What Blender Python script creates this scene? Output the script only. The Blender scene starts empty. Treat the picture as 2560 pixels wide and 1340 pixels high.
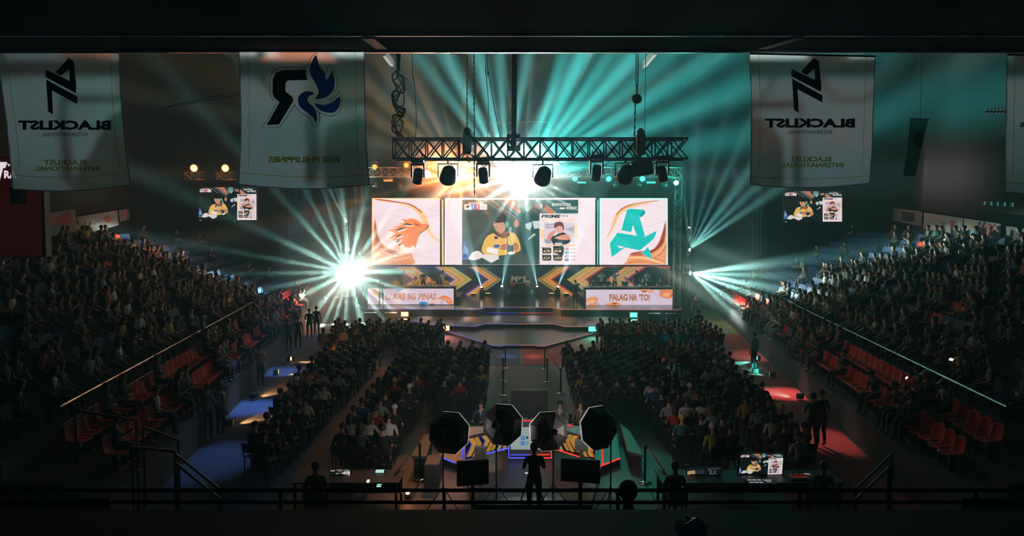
import bpy, bmesh, math, random
from mathutils import Vector, Matrix
random.seed(11)
SC = bpy.context.scene
COL = SC.collection
PI = math.pi
# ---------------------------------------------------------------- camera
F, HC = 1850.0, 6.7
TH = math.atan(115 / F)
CT, ST = math.cos(TH), math.sin(TH)
XC = 0.5                                     # the hall's centre line
def at(px, py, Y):
    """the point at depth Y that stands at this place of the photograph"""
    u, v = (px - 1280) / F, -(py - 670) / F
    t = Y / (CT + v * ST)
    return Vector((u * t, Y, HC + t * (-ST + v * CT)))
def on(px, py, z=0.0):
    """the point at height z"""
    u, v = (px - 1280) / F, -(py - 670) / F
    t = (z - HC) / (-ST + v * CT)
    return Vector((u * t, t * (CT + v * ST), z))
cam = bpy.data.cameras.new('camera')
cam.sensor_width = 36.0
cam.lens = 36.0 * F / 2560
cam.clip_end = 300
cam.clip_start = 0.05
co = bpy.data.objects.new('camera', cam)
COL.objects.link(co)
co.location = (0, 0, HC)
co.rotation_euler = (PI / 2 - TH, 0, 0)
SC.camera = co
vs = SC.view_settings
vs.view_transform = 'Standard'; vs.look = 'None'; vs.gamma = 1.0; vs.exposure = 0.0; vs.use_curve_mapping = False
cy = SC.cycles
cy.max_bounces = 4; cy.diffuse_bounces = 1; cy.glossy_bounces = 2; cy.transmission_bounces = 2
cy.transparent_max_bounces = 6; cy.volume_bounces = 0
cy.sample_clamp_indirect = 2.0; cy.sample_clamp_direct = 0.0
cy.caustics_reflective = False; cy.caustics_refractive = False
cy.use_adaptive_sampling = True; cy.adaptive_threshold = 0.02
cy.use_light_tree = True
# ---------------------------------------------------------------- colours and materials
def lin(c):
    """#rrggbb or 0-255 triple -> linear"""
    if isinstance(c, str):
        c = c.lstrip('#'); c = tuple(int(c[i:i + 2], 16) for i in (0, 2, 4))
    return tuple((x / 255 / 12.92) if x / 255 <= 0.04045 else ((x / 255 + 0.055) / 1.055) ** 2.4 for x in c)
MATS = {}
def mat(name, col, rough=0.7, metal=0.0, noise=0.0, scale=8.0, spec=0.5, bump=0.0):
    if name in MATS: return MATS[name]
    m = bpy.data.materials.new(name); m.use_nodes = True
    nt = m.node_tree; b = nt.nodes['Principled BSDF']
    c = lin(col) if not (isinstance(col, tuple) and max(col) <= 1.0) else col
    b.inputs['Base Color'].default_value = (*c, 1)
    b.inputs['Roughness'].default_value = rough
    b.inputs['Metallic'].default_value = metal
    b.inputs['Specular IOR Level'].default_value = spec
    if noise or bump:
        tc = nt.nodes.new('ShaderNodeTexCoord'); nz = nt.nodes.new('ShaderNodeTexNoise')
        nz.inputs['Scale'].default_value = scale; nz.inputs['Detail'].default_value = 3
        nt.links.new(tc.outputs['Object'], nz.inputs['Vector'])
        if noise:
            mx = nt.nodes.new('ShaderNodeMix'); mx.data_type = 'RGBA'
            mx.inputs['A'].default_value = (*[x * (1 - noise) for x in c], 1)
            mx.inputs['B'].default_value = (*[min(1, x * (1 + noise)) for x in c], 1)
            nt.links.new(nz.outputs['Fac'], mx.inputs['Factor'])
            nt.links.new(mx.outputs['Result'], b.inputs['Base Color'])
        if bump:
            bp = nt.nodes.new('ShaderNodeBump'); bp.inputs['Strength'].default_value = bump
            nt.links.new(nz.outputs['Fac'], bp.inputs['Height']); nt.links.new(bp.outputs['Normal'], b.inputs['Normal'])
    MATS[name] = m
    return m
def em(col, s=1.0, sample=False):
    """a luminous colour of a screen, a lamp or an LED"""
    key = 'glow_%s_%g' % (col if isinstance(col, str) else '_'.join('%d' % x for x in col), s)
    if key in MATS: return MATS[key]
    m = bpy.data.materials.new(key); m.use_nodes = True
    nt = m.node_tree; nt.nodes.clear()
    e = nt.nodes.new('ShaderNodeEmission'); o = nt.nodes.new('ShaderNodeOutputMaterial')
    e.inputs['Color'].default_value = (*lin(col), 1); e.inputs['Strength'].default_value = s
    nt.links.new(e.outputs[0], o.inputs['Surface'])
    m.cycles.emission_sampling = 'AUTO' if sample else 'NONE'
    MATS[key] = m
    return m
def cloth(name, col, trans, clear=0.0):
    """thin cloth: light from behind glows through it"""
    if name in MATS: return MATS[name]
    m = bpy.data.materials.new(name); m.use_nodes = True
    nt = m.node_tree; nt.nodes.clear(); N = nt.nodes.new; L = nt.links.new
    c = lin(col)
    d = N('ShaderNodeBsdfDiffuse'); t = N('ShaderNodeBsdfTranslucent'); x = N('ShaderNodeMixShader'); o = N('ShaderNodeOutputMaterial')
    tc = N('ShaderNodeTexCoord'); nz = N('ShaderNodeTexNoise'); nz.inputs['Scale'].default_value = 3.0
    L(tc.outputs['Object'], nz.inputs['Vector'])
    mx = N('ShaderNodeMix'); mx.data_type = 'RGBA'
    mx.inputs['A'].default_value = (*[v * .8 for v in c], 1); mx.inputs['B'].default_value = (*c, 1)
    L(nz.outputs['Fac'], mx.inputs['Factor'])
    L(mx.outputs['Result'], d.inputs['Color']); L(mx.outputs['Result'], t.inputs['Color'])
    x.inputs[0].default_value = trans
    L(d.outputs[0], x.inputs[1]); L(t.outputs[0], x.inputs[2])
    if clear:
        tr = N('ShaderNodeBsdfTransparent'); y = N('ShaderNodeMixShader'); y.inputs[0].default_value = clear
        L(x.outputs[0], y.inputs[1]); L(tr.outputs[0], y.inputs[2]); L(y.outputs[0], o.inputs['Surface'])
    else:
        L(x.outputs[0], o.inputs['Surface'])
    MATS[name] = m
    return m
def tint(name, rough=0.8):
    """cloth whose colour each copy carries itself"""
    if name in MATS: return MATS[name]
    m = bpy.data.materials.new(name); m.use_nodes = True
    nt = m.node_tree; b = nt.nodes['Principled BSDF']
    oi = nt.nodes.new('ShaderNodeObjectInfo')
    nt.links.new(oi.outputs['Color'], b.inputs['Base Color']); b.inputs['Roughness'].default_value = rough
    MATS[name] = m
    return m
# ---------------------------------------------------------------- objects
def tag(o, label=None, cat=None, group=None, kind=None):
    if label: o['label'] = label
    if cat: o['category'] = cat
    if group: o['group'] = group
    if kind: o['kind'] = kind
    return o
def thing(name, label, cat, loc=(0, 0, 0), group=None, rz=0.0):
    o = bpy.data.objects.new(name, None); COL.objects.link(o)
    o.empty_display_size = 0.1
    o.location = loc; o.rotation_euler = (0, 0, rz)
    return tag(o, label, cat, group)
def copy_tree(o, parent=None):
    c = o.copy(); COL.objects.link(c)
    if parent is not None: c.parent = parent
    for ch in list(o.children): copy_tree(ch, c)
    return c
def origin_of(parent):
    v = Vector((0, 0, 0))
    while parent is not None:
        v += Vector(parent.location); parent = parent.parent
    return v
class MB:
    """collects shapes; build() links them as ONE mesh object"""
    def __init__(s): s.v, s.f, s.m, s.mi = [], [], [], {}
    def slot(s, m):
        if m not in s.mi: s.mi[m] = len(s.m); s.m.append(m)
        return s.mi[m]
    def add(s, vs, fs, m):
        k = len(s.v); i = s.slot(m)
        s.v.extend(Vector(p) for p in vs); s.f.extend((tuple(k + j for j in f), i) for f in fs)
        return s
    def box(s, a, b, m, bev=0.0):
        (x0, y0, z0), (x1, y1, z1) = a, b
        x0, x1 = min(x0, x1), max(x0, x1); y0, y1 = min(y0, y1), max(y0, y1); z0, z1 = min(z0, z1), max(z0, z1)
        if bev:
            e = min(bev, (x1 - x0) / 3, (y1 - y0) / 3, (z1 - z0) / 3)
            bm = bmesh.new(); bmesh.ops.create_cube(bm, size=1)
            for q in bm.verts: q.co = ((x0 + x1) / 2 + q.co.x * (x1 - x0), (y0 + y1) / 2 + q.co.y * (y1 - y0), (z0 + z1) / 2 + q.co.z * (z1 - z0))
            bmesh.ops.bevel(bm, geom=bm.edges[:], offset=e, segments=2, affect='EDGES', profile=0.5)
            bm.verts.index_update()
            s.add([q.co.copy() for q in bm.verts], [[q.index for q in f.verts] for f in bm.faces], m); bm.free()
            return s
        return s.add([(x0, y0, z0), (x1, y0, z0), (x1, y1, z0), (x0, y1, z0), (x0, y0, z1), (x1, y0, z1), (x1, y1, z1), (x0, y1, z1)],
                     [(0, 3, 2, 1), (4, 5, 6, 7), (0, 1, 5, 4), (1, 2, 6, 5), (2, 3, 7, 6), (3, 0, 4, 7)], m)
    def cbox(s, c, size, m, R=None, bev=0.0):
        """box round a centre, turned by R"""
        k = len(s.v)
        h = [x / 2 for x in size]
        s.box([-x for x in h], h, m, bev)
        for i in range(k, len(s.v)):
            s.v[i] = (R @ s.v[i] if R is not None else s.v[i]) + Vector(c)
        return s
    def bar(s, p, q, w, d, m):
        """rectangular bar from p to q"""
        p, q = Vector(p), Vector(q); z = (q - p).normalized()
        up = Vector((0, 0, 1)) if abs(z.z) < 0.95 else Vector((0, 1, 0))
        x = z.cross(up).normalized(); y = x.cross(z)
        vs = [e + x * (w / 2 * a) + y * (d / 2 * b) for e in (p, q) for a, b in ((-1, -1), (1, -1), (1, 1), (-1, 1))]
        return s.add(vs, [(0, 1, 2, 3), (7, 6, 5, 4), (0, 4, 5, 1), (1, 5, 6, 2), (2, 6, 7, 3), (3, 7, 4, 0)], m)
    def tube(s, pts, r, m, n=6, cap=True):
        """round tube along points; r a number or one per point"""
        pts = [Vector(p) for p in pts]; rr = r if isinstance(r, (list, tuple)) else [r] * len(pts)
        vs, fs = [], []
        ref = None
        for i, p in enumerate(pts):
            d = (pts[min(i + 1, len(pts) - 1)] - pts[max(i - 1, 0)]).normalized()
            if ref is None:
                ref = d.cross(Vector((0, 0, 1)) if abs(d.z) < 0.95 else Vector((0, 1, 0))).normalized()
            ref = (ref - d * ref.dot(d)).normalized(); b = d.cross(ref)
            vs += [p + ref * (rr[i] * math.cos(2 * PI * j / n)) + b * (rr[i] * math.sin(2 * PI * j / n)) for j in range(n)]
        for i in range(len(pts) - 1):
            for j in range(n):
                fs.append((i * n + j, i * n + (j + 1) % n, (i + 1) * n + (j + 1) % n, (i + 1) * n + j))
        if cap:
            fs.append(tuple(range(n - 1, -1, -1))); fs.append(tuple((len(pts) - 1) * n + j for j in range(n)))
        return s.add(vs, fs, m)
    def lathe(s, prof, m, c=(0, 0, 0), R=None, n=16):
        """(radius, height) profile turned about the z axis, then rotated by R and moved to c"""
        vs, fs = [], []
        for r, z in prof:
            for j in range(n):
                p = Vector((r * math.cos(2 * PI * j / n), r * math.sin(2 * PI * j / n), z))
                vs.append((R @ p if R is not None else p) + Vector(c))
        for i in range(len(prof) - 1):
            for j in range(n):
                fs.append((i * n + j, i * n + (j + 1) % n, (i + 1) * n + (j + 1) % n, (i + 1) * n + j))
        fs.append(tuple(range(n - 1, -1, -1))); fs.append(tuple((len(prof) - 1) * n + j for j in range(n)))
        return s.add(vs, fs, m)
    def ball(s, c, r, m, n=10, k=7):
        r = r if isinstance(r, (tuple, list)) else (r, r, r)
        vs, fs = [], []
        for i in range(k + 1):
            a = PI * i / k
            for j in range(n):
                b = 2 * PI * j / n
                vs.append((c[0] + r[0] * math.sin(a) * math.cos(b), c[1] + r[1] * math.sin(a) * math.sin(b), c[2] + r[2] * math.cos(a)))
        for i in range(k):
            for j in range(n):
                fs.append((i * n + j, (i + 1) * n + j, (i + 1) * n + (j + 1) % n, i * n + (j + 1) % n))
        return s.add(vs, fs, m)
    def prism(s, pts, off, m):
        """flat outline carried along the vector off"""
        pts = [Vector(p) for p in pts]; off = Vector(off); n = len(pts)
        vs = pts + [p + off for p in pts]
        return s.add(vs, [tuple(range(n - 1, -1, -1)), tuple(range(n, 2 * n))] + [(i, (i + 1) % n, n + (i + 1) % n, n + i) for i in range(n)], m)
    def face(s, pts, m):
        return s.add(pts, [tuple(range(len(pts)))], m)
    def build(s, name, parent=None, smooth=False, fix=True):
        me = bpy.data.meshes.new(name)
        o0 = origin_of(parent)
        me.from_pydata([p - o0 for p in s.v], [], [f for f, _ in s.f])
        for m in s.m: me.materials.append(m)
        me.polygons.foreach_set('material_index', [i for _, i in s.f])
        if fix:
            bm = bmesh.new(); bm.from_mesh(me); bmesh.ops.recalc_face_normals(bm, faces=bm.faces[:]); bm.to_mesh(me); bm.free()
        if smooth: me.polygons.foreach_set('use_smooth', [True] * len(me.polygons))
        me.update()
        o = bpy.data.objects.new(name, me); COL.objects.link(o)
        if parent is not None: o.parent = parent
        return o
def struct(o):
    o['kind'] = 'structure'
    return o
TXT = {}
def text_mesh(txt, shear=0.0, fat=0.0):
    """outline of a line of writing as (verts, faces) in a box 1 wide and 1 high, y up"""
    key = (txt, shear, fat)
    if key in TXT: return TXT[key]
    cu = bpy.data.curves.new('writing', 'FONT'); cu.body = txt; cu.shear = shear; cu.offset = fat; cu.resolution_u = 2
    o = bpy.data.objects.new('writing', cu); COL.objects.link(o)
    dg = bpy.context.evaluated_depsgraph_get(); dg.update()
    me = bpy.data.meshes.new_from_object(o.evaluated_get(dg))
    vs = [v.co.copy() for v in me.vertices]; fs = [tuple(p.vertices) for p in me.polygons]
    bpy.data.objects.remove(o); bpy.data.curves.remove(cu); bpy.data.meshes.remove(me)
    x0, x1 = min(v.x for v in vs), max(v.x for v in vs); y0, y1 = min(v.y for v in vs), max(v.y for v in vs)
    vs = [((v.x - x0) / (x1 - x0), (v.y - y0) / (y1 - y0)) for v in vs]
    TXT[key] = (vs, fs)
    return TXT[key]
# ---------------------------------------------------------------- lamps
def aim(o, d):
    o.rotation_euler = Vector(d).to_track_quat('-Z', 'Y').to_euler()
def spot(name, loc, target, deg, power, col, blend=0.3, size=0.05, rays=None, star=None, hole=None, parent=None):
    """a spotlight; rays = [(azimuth, width, strength)] or star = (n, k, p): the blades of its gobo; hole = polar angle left dark"""
    l = bpy.data.lights.new(name, 'SPOT'); l.energy = power; l.color = lin(col) if isinstance(col, str) else col
    l.spot_size = math.radians(deg); l.spot_blend = blend; l.shadow_soft_size = size
    o = bpy.data.objects.new(name, l); COL.objects.link(o)
    o.location = Vector(loc) - origin_of(parent); aim(o, Vector(target) - Vector(loc))
    if parent is not None: o.parent = parent
    if rays or star or hole:
        l.use_nodes = True; nt = l.node_tree; N = nt.nodes.new; L = nt.links.new
        e = [n for n in nt.nodes if n.type == 'EMISSION'][0]
        tc = N('ShaderNodeTexCoord'); sx = N('ShaderNodeSeparateXYZ'); L(tc.outputs['Normal'], sx.inputs[0])
        def M(op, a, b=None):
            n = N('ShaderNodeMath'); n.operation = op
            for i, x in enumerate((a, b)):
                if x is None: continue
                if isinstance(x, (int, float)): n.inputs[i].default_value = x
                else: L(x, n.inputs[i])
            return n.outputs[0]
        az = M('ARCTAN2', sx.outputs['Y'], sx.outputs['X'])
        out = None
        if rays:
            f = M('FRACT', M('ADD', M('DIVIDE', az, 2 * PI), 1.0))
            for c0 in range(0, len(rays), 8):
                cr = N('ShaderNodeValToRGB'); L(f, cr.inputs[0]); el = cr.color_ramp.elements
                el[0].position = 0; el[0].color = (0, 0, 0, 1); el[1].position = 1; el[1].color = (0, 0, 0, 1)
                for a, w, s in sorted((r[0] % 360, r[1], r[2]) for r in rays[c0:c0 + 8]):
                    for d, v in ((-w, 0), (0, s), (w, 0)):
                        x = el.new(min(1, max(0, (a + d) / 360))); x.color = (v, v, v, 1)
                out = cr.outputs[0] if out is None else M('ADD', out, cr.outputs[0])
        if star:
            n1, k1, p1, base = star
            a = M('ADD', M('MULTIPLY', az, float(n1)), M('MULTIPLY', M('SINE', M('MULTIPLY', az, float(k1))), 2.0))
            b = M('POWER', M('ADD', M('MULTIPLY', M('COSINE', a), 0.5), 0.5), float(p1))
            b = M('ADD', b, base)
            out = b if out is None else M('ADD', out, b)
        if hole:
            h = N('ShaderNodeMapRange'); h.interpolation_type = 'SMOOTHSTEP'
            h.inputs['From Min'].default_value = math.cos(math.radians(hole[1])); h.inputs['From Max'].default_value = math.cos(math.radians(hole[0]))
            h.inputs['To Min'].default_value = 1; h.inputs['To Max'].default_value = 0
            L(M('ABSOLUTE', sx.outputs['Z']), h.inputs['Value'])
            out = h.outputs[0] if out is None else M('MULTIPLY', out, h.outputs[0])
        L(out, e.inputs['Strength'])
    return o
def point(name, loc, power, col, size=0.1, parent=None):
    l = bpy.data.lights.new(name, 'POINT'); l.energy = power; l.color = lin(col); l.shadow_soft_size = size
    o = bpy.data.objects.new(name, l); COL.objects.link(o); o.location = Vector(loc) - origin_of(parent)
    if parent is not None: o.parent = parent
    return o
# ---------------------------------------------------------------- haze in the air of the hall
HAZE = 0.0055
w = bpy.data.worlds.new('hall_air'); SC.world = w; w.use_nodes = True
nt = w.node_tree; nt.nodes.clear()
wo = nt.nodes.new('ShaderNodeOutputWorld'); wb = nt.nodes.new('ShaderNodeBackground'); wv = nt.nodes.new('ShaderNodeVolumeScatter')
wb.inputs['Strength'].default_value = 0.0
wv.inputs['Density'].default_value = HAZE; wv.inputs['Anisotropy'].default_value = 0.2; wv.inputs['Color'].default_value = (.42, .9, 1.0, 1)
nt.links.new(wb.outputs[0], wo.inputs['Surface']); nt.links.new(wv.outputs[0], wo.inputs['Volume'])

def glow_haze(name, what, c, r, dens, col):
    """haze cloud added round a lamp to imitate lens glow, thinning outwards"""
    m = bpy.data.materials.new(name); m.use_nodes = True; nt = m.node_tree; nt.nodes.clear(); N = nt.nodes.new; L = nt.links.new
    o = N('ShaderNodeOutputMaterial'); v = N('ShaderNodeVolumeScatter'); tc = N('ShaderNodeTexCoord'); g = N('ShaderNodeTexGradient'); g.gradient_type = 'SPHERICAL'
    p = N('ShaderNodeMath'); p.operation = 'POWER'; p.inputs[1].default_value = 2.0
    k = N('ShaderNodeMath'); k.operation = 'MULTIPLY'; k.inputs[1].default_value = dens
    L(tc.outputs['Object'], g.inputs['Vector']); L(g.outputs['Fac'], p.inputs[0]); L(p.outputs[0], k.inputs[0]); L(k.outputs[0], v.inputs['Density']); L(v.outputs[0], o.inputs['Volume'])
    v.inputs['Color'].default_value = (*col, 1); v.inputs['Anisotropy'].default_value = .2
    b = MB(); b.ball((0, 0, 0), 1.0, m, 20, 12); ob = b.build(name); ob.location = c; ob.scale = r if isinstance(r, tuple) else (r, r, r)
    m.cycles.volume_step_rate = 4.0
    return tag(ob, 'haze added for the glow round the %s' % what, 'haze', None, 'stuff')
# ---------------------------------------------------------------- palette
BLACK = mat('matt_black', (0.012, 0.013, 0.014), 0.6)
STEEL = mat('black_steel', (0.02, 0.022, 0.024), 0.45, 0.3)
ALU = mat('dull_aluminium', (0.25, 0.26, 0.27), 0.4, 0.8)
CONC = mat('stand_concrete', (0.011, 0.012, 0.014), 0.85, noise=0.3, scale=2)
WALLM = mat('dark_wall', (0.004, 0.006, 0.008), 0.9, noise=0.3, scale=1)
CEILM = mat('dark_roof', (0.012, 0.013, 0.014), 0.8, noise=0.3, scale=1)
# ---------------------------------------------------------------- the setting
fl = mat('floor_boards', (0.05, 0.05, 0.05), 0.6, noise=0.35, scale=1.5)
struct(MB().box((-30, -3, -0.2), (31, 70, 0), fl).build('floor'))
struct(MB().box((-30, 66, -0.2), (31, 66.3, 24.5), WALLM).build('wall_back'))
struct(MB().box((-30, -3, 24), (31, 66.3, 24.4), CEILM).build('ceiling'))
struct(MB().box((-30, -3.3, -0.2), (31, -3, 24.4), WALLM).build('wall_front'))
LEAN = 0.15
def stand_x(side, Y, q):
    return XC + side * (10.5 + LEAN * (Y - 22.8) + q)
ROWS = [(0.0, 1.0), (0.85, 1.3)] + [(2.25 + 0.85 * k, 1.75 + 0.38 * k) for k in range(10)]
Y0S, Y1S = 15.0, 58.0
for side, nm in ((-1, 'left'), (1, 'right')):
    b = MB()
    def slab(q0, q1, z, z0=0.0):
        pts = [(stand_x(side, Y0S, q0), Y0S), (stand_x(side, Y1S, q0), Y1S), (stand_x(side, Y1S, q1), Y1S), (stand_x(side, Y0S, q1), Y0S)]
        b.prism([(x, y, z0) for x, y in pts], (0, 0, z - z0), CONC)
    edges = [-0.5] + [q + 0.45 for q, z in ROWS]
    for k, (q, z) in enumerate(ROWS):
        q1 = q + 0.42 if k != 1 else 1.72
        q0 = (ROWS[k - 1][0] + 0.42 if k > 0 else -0.5) if k != 2 else 1.72
        slab(q0, q1, z)
    slab(ROWS[-1][0] + 0.42, ROWS[-1][0] + 1.9, ROWS[-1][1] + 0.1)
    struct(b.build('floor_stand_' + nm))
    b = MB()
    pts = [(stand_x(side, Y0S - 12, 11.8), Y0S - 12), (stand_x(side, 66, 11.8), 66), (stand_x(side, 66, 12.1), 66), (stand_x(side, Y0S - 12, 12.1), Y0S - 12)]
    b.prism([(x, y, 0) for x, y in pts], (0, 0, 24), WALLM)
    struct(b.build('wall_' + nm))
# gallery ledge, roof beam
led = mat('ledge_paint', (0.02, 0.024, 0.035), 0.7, noise=0.2, scale=3)
pL = at(1280, 1272, 4.0)
struct(MB().box((-6, 1.2, pL.z - 0.9), (6, 4.0, pL.z), led, 0.012).build('trim_gallery_ledge'))
struct(MB().box((-6, 0.2, 4.25), (6, 1.19, 4.3), led).build('floor_gallery'))
# ---------------------------------------------------------------- drawing on luminous boards
def spl(pts, k=5, closed=True):
    """smooth outline through the points"""
    n = len(pts); out = []
    rng = range(n) if closed else range(n - 1)
    for i in rng:
        g = (lambda j: pts[j % n]) if closed else (lambda j: pts[min(max(j, 0), n - 1)])
        p0, p1, p2, p3 = g(i - 1), g(i), g(i + 1), g(i + 2)
        for s in range(k):
            t = s / k
            out.append(tuple(0.5 * (2 * p1[c] + (p2[c] - p0[c]) * t + (2 * p0[c] - 5 * p1[c] + 4 * p2[c] - p3[c]) * t * t + (3 * p1[c] - p0[c] - 3 * p2[c] + p3[c]) * t ** 3) for c in (0, 1)))
    if not closed: out.append(tuple(pts[-1]))
    return out
def ell(cx, cy, rx, ry, n=18):
    return [(cx + rx * math.cos(2 * PI * i / n), cy + ry * math.sin(2 * PI * i / n)) for i in range(n)]
class Pic:
    """coloured shapes on a board; pos(u, v, height above the board) -> point"""
    def __init__(s, pos, gain=1.0, dz=0.005): s.pos, s.g, s.dz, s.b = pos, gain, dz, MB()
    clip = None; deep = {}
    def poly(s, pts, col, lay, g=1.0):
        col = s.deep.get(col, col) if isinstance(col, str) else col
        if s.clip: pts = [(min(max(x, s.clip[0]), s.clip[2]), min(max(y, s.clip[1]), s.clip[3])) for x, y in pts]
        s.b.face([s.pos(x, y, lay * s.dz) for x, y in pts], em(col, round(s.g * g, 3)) if not hasattr(col, 'name') else col)
        return s
    def rect(s, x0, y0, x1, y1, col, lay, g=1.0): return s.poly([(x0, y0), (x1, y0), (x1, y1), (x0, y1)], col, lay, g)
    def line(s, pts, w, col, lay, g=1.0):
        """a stroke, w wide (or a width at each end)"""
        n = len(pts); L, R = [], []
        for i, p in enumerate(pts):
            a, b = pts[max(i - 1, 0)], pts[min(i + 1, n - 1)]
            dx, dy = b[0] - a[0], b[1] - a[1]; q = math.hypot(dx, dy) or 1
            ww = w if not isinstance(w, tuple) else w[0] + (w[1] - w[0]) * i / (n - 1)
            L.append((p[0] - dy / q * ww / 2, p[1] + dx / q * ww / 2)); R.append((p[0] + dy / q * ww / 2, p[1] - dx / q * ww / 2))
        for i in range(n - 1): s.poly([L[i], L[i + 1], R[i + 1], R[i]], col, lay, g)
        return s
    def text(s, t, x0, y0, x1, y1, col, lay, shear=0.0, fat=0.0, mirror=False, g=1.0):
        """writing inside the box x0..x1, y0 (top)..y1 (bottom)"""
        vs, fs = text_mesh(t, shear, fat)
        m = em(col, round(s.g * g, 3)) if not hasattr(col, 'name') else col
        s.b.add([s.pos(x0 + (x1 - x0) * ((1 - a) if mirror else a), y1 + (y0 - y1) * c, lay * s.dz) for a, c in vs], fs, m)
        return s
    def build(s, name, parent): return s.b.build(name, parent, fix=False)
def box_px(b, x0, y0, x1, y1, Y, d, m, bev=0.0):
    """a box whose front stands at depth Y over this rectangle of the photograph"""
    p, q = at(x0, y1, Y), at(x1, y0, Y)
    return b.box((p.x, Y, p.z), (q.x, Y + d, q.z), m, bev)
DEEP = {'#48534e': '#141a1a', '#42686a': '#25454a', '#2e5a57': '#173238', '#274a48': '#0c1a1e', '#2a3a39': '#0e1416', '#332c2b': '#0e0c0c', '#3f514d': '#0e1518'}  # haze veil is painted into the main screen's darks; these tones lack it
def live_picture(P, f):
    """the broadcast: player in a yellow shirt beside a player card; f maps the picture's own coordinates"""
    def g(pts): return [f(x, y) for x, y in pts]
    def poly(pts, c, l, k=1.0): P.poly(g(pts), c, l, k)
    def rect(x0, y0, x1, y1, c, l, k=1.0): poly([(x0, y0), (x1, y0), (x1, y1), (x0, y1)], c, l, k)
    def sp(pts, c, l, k=1.0, n=4): poly(spl(pts, n), c, l, k)
    def text(t, x0, y0, x1, y1, c, l, sh=0.0, fat=0.0):
        a, b = f(x0, y0), f(x1, y1); P.text(t, a[0], a[1], b[0], b[1], c, l, sh, fat)
    rect(40, 70, 2200, 1285, '#48534e', 1)
    # backdrop wall with orange fields and pale stripes
    poly([(640, 70), (1490, 70), (1490, 520), (1180, 480), (1000, 330)], '#42686a', 2)
    poly([(740, 70), (990, 70), (1150, 290), (1100, 330)], '#c27b58', 3)
    poly([(1170, 70), (1300, 70), (1350, 250), (1200, 330), (1120, 200)], '#6d9a9c', 3)
    poly([(1600, 160), (1810, 330), (1640, 330), (1560, 250)], '#c9825e', 3)
    poly([(1640, 70), (2200, 70), (2200, 325), (1810, 325), (1600, 150)], '#2e5a57', 2.5)
    for x0, y0, x1, y1 in ((450, 70, 800, 320), (600, 70, 1060, 420), (690, 70, 1080, 370), (720, 70, 1090, 350), (1600, 150, 1810, 330), (1850, 70, 2200, 270)):
        P.line(g([(x0, y0), (x1, y1)]), P.w * 6, '#c8d6d2', 4)
    # second person behind, dark jacket with white lettering, face cropped by the frame
    sp([(1130, 420), (1240, 260), (1400, 200), (1490, 220), (1490, 1285), (1250, 1285), (1120, 900)], '#274a48', 4)
    sp([(1390, 130), (1450, 100), (1530, 150), (1530, 220), (1450, 240), (1390, 200)], '#a2796c', 5)
    sp([(1360, 90), (1450, 60), (1540, 100), (1500, 140), (1400, 150)], '#2a3a39', 6)
    poly([(1215, 520), (1330, 480), (1340, 560), (1300, 640), (1230, 600)], '#b9d4d4', 5); poly([(1340, 470), (1480, 460), (1480, 600), (1380, 610)], '#c5dedc', 5)
    poly([(1265, 800), (1380, 690), (1410, 720), (1270, 820)], '#b5cfcf', 5); poly([(1200, 230), (1330, 210), (1260, 310)], '#a8c6c7', 5)
    sp([(1000, 520), (1050, 440), (1090, 480), (1090, 560), (1040, 580)], '#c98b70', 5)
    # bottle, boxes on the table
    sp([(50, 980), (75, 940), (75, 880), (110, 870), (110, 940), (150, 1010), (160, 1280), (45, 1280)], '#7fa3cf', 6); sp([(45, 870), (80, 850), (110, 870), (105, 920), (50, 920)], '#5566c8', 7)
    rect(48, 1080, 155, 1160, '#2f62b8', 7)
    # player
    sp([(420, 1060), (440, 860), (520, 740), (640, 690), (860, 670), (1000, 690), (1080, 790), (1130, 960), (1110, 1020), (1000, 1060), (700, 1110)], '#e6c163', 7)
    sp([(640, 700), (760, 660), (880, 660), (900, 740), (800, 790)], '#8d6450', 8)
    poly([(620, 690), (660, 680), (780, 750), (740, 760)], '#3f2a24', 9); poly([(880, 740), (910, 660), (930, 740)], '#3f2a24', 9)
    sp([(640, 430), (760, 400), (850, 480), (850, 600), (780, 690), (690, 660), (640, 600), (630, 520)], '#c99c82', 9)
    sp([(600, 470), (620, 370), (720, 300), (830, 330), (880, 420), (880, 540), (850, 590), (820, 500), (780, 490), (700, 500), (650, 470)], '#332c2b', 10)
    poly([(635, 480), (690, 485), (690, 500), (640, 498)], '#23190f', 11); poly([(640, 575), (690, 580), (690, 590), (640, 588)], '#8a4d42', 11); poly([(618, 530), (650, 520), (650, 560), (625, 560)], '#dab094', 10)
    sp([(840, 500), (880, 470), (915, 500), (910, 560), (870, 590), (840, 560)], '#53b496', 11); P.line(g([(850, 470), (820, 360), (720, 320)]), P.w * 12, '#16342c', 11)
    poly([(910, 590), (960, 570), (960, 670), (905, 680)], '#8fb3a8', 10)
    P.line(g([(880, 700), (885, 1100)]), P.w * 16, '#1d2426', 11)
    P.line(g([(880, 690), (930, 790), (960, 900)]), P.w * 6, '#3b3a2b', 9)
    rect(640, 750, 705, 800, '#38406e', 9); sp(ell(670, 935, 45, 32, 10), '#3566b0', 9); sp(ell(715, 930, 20, 30, 8), '#2d59a4', 9.5)
    sp([(740, 960), (790, 900), (900, 890), (960, 930), (880, 1000), (760, 1000)], '#c08d70', 10)
    sp([(980, 900), (1050, 870), (1100, 950), (1070, 1020), (1000, 990)], '#c08d70', 10)
    rect(890, 915, 990, 1040, '#202527', 10.5)
    for y in (900, 925, 950, 975): P.line(g([(790, y + 20), (900, y)]), P.w * 10, '#8a5c47', 11)
    for y in (890, 930, 970, 1000): P.line(g([(1000, y), (1060, y + 20)]), P.w * 10, '#8a5c47', 11)
    # table and food boxes
    poly([(40, 1180), (400, 1160), (740, 1120), (1140, 1080), (1490, 1160), (1490, 1285), (40, 1285)], '#3f514d', 11.2)
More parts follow.
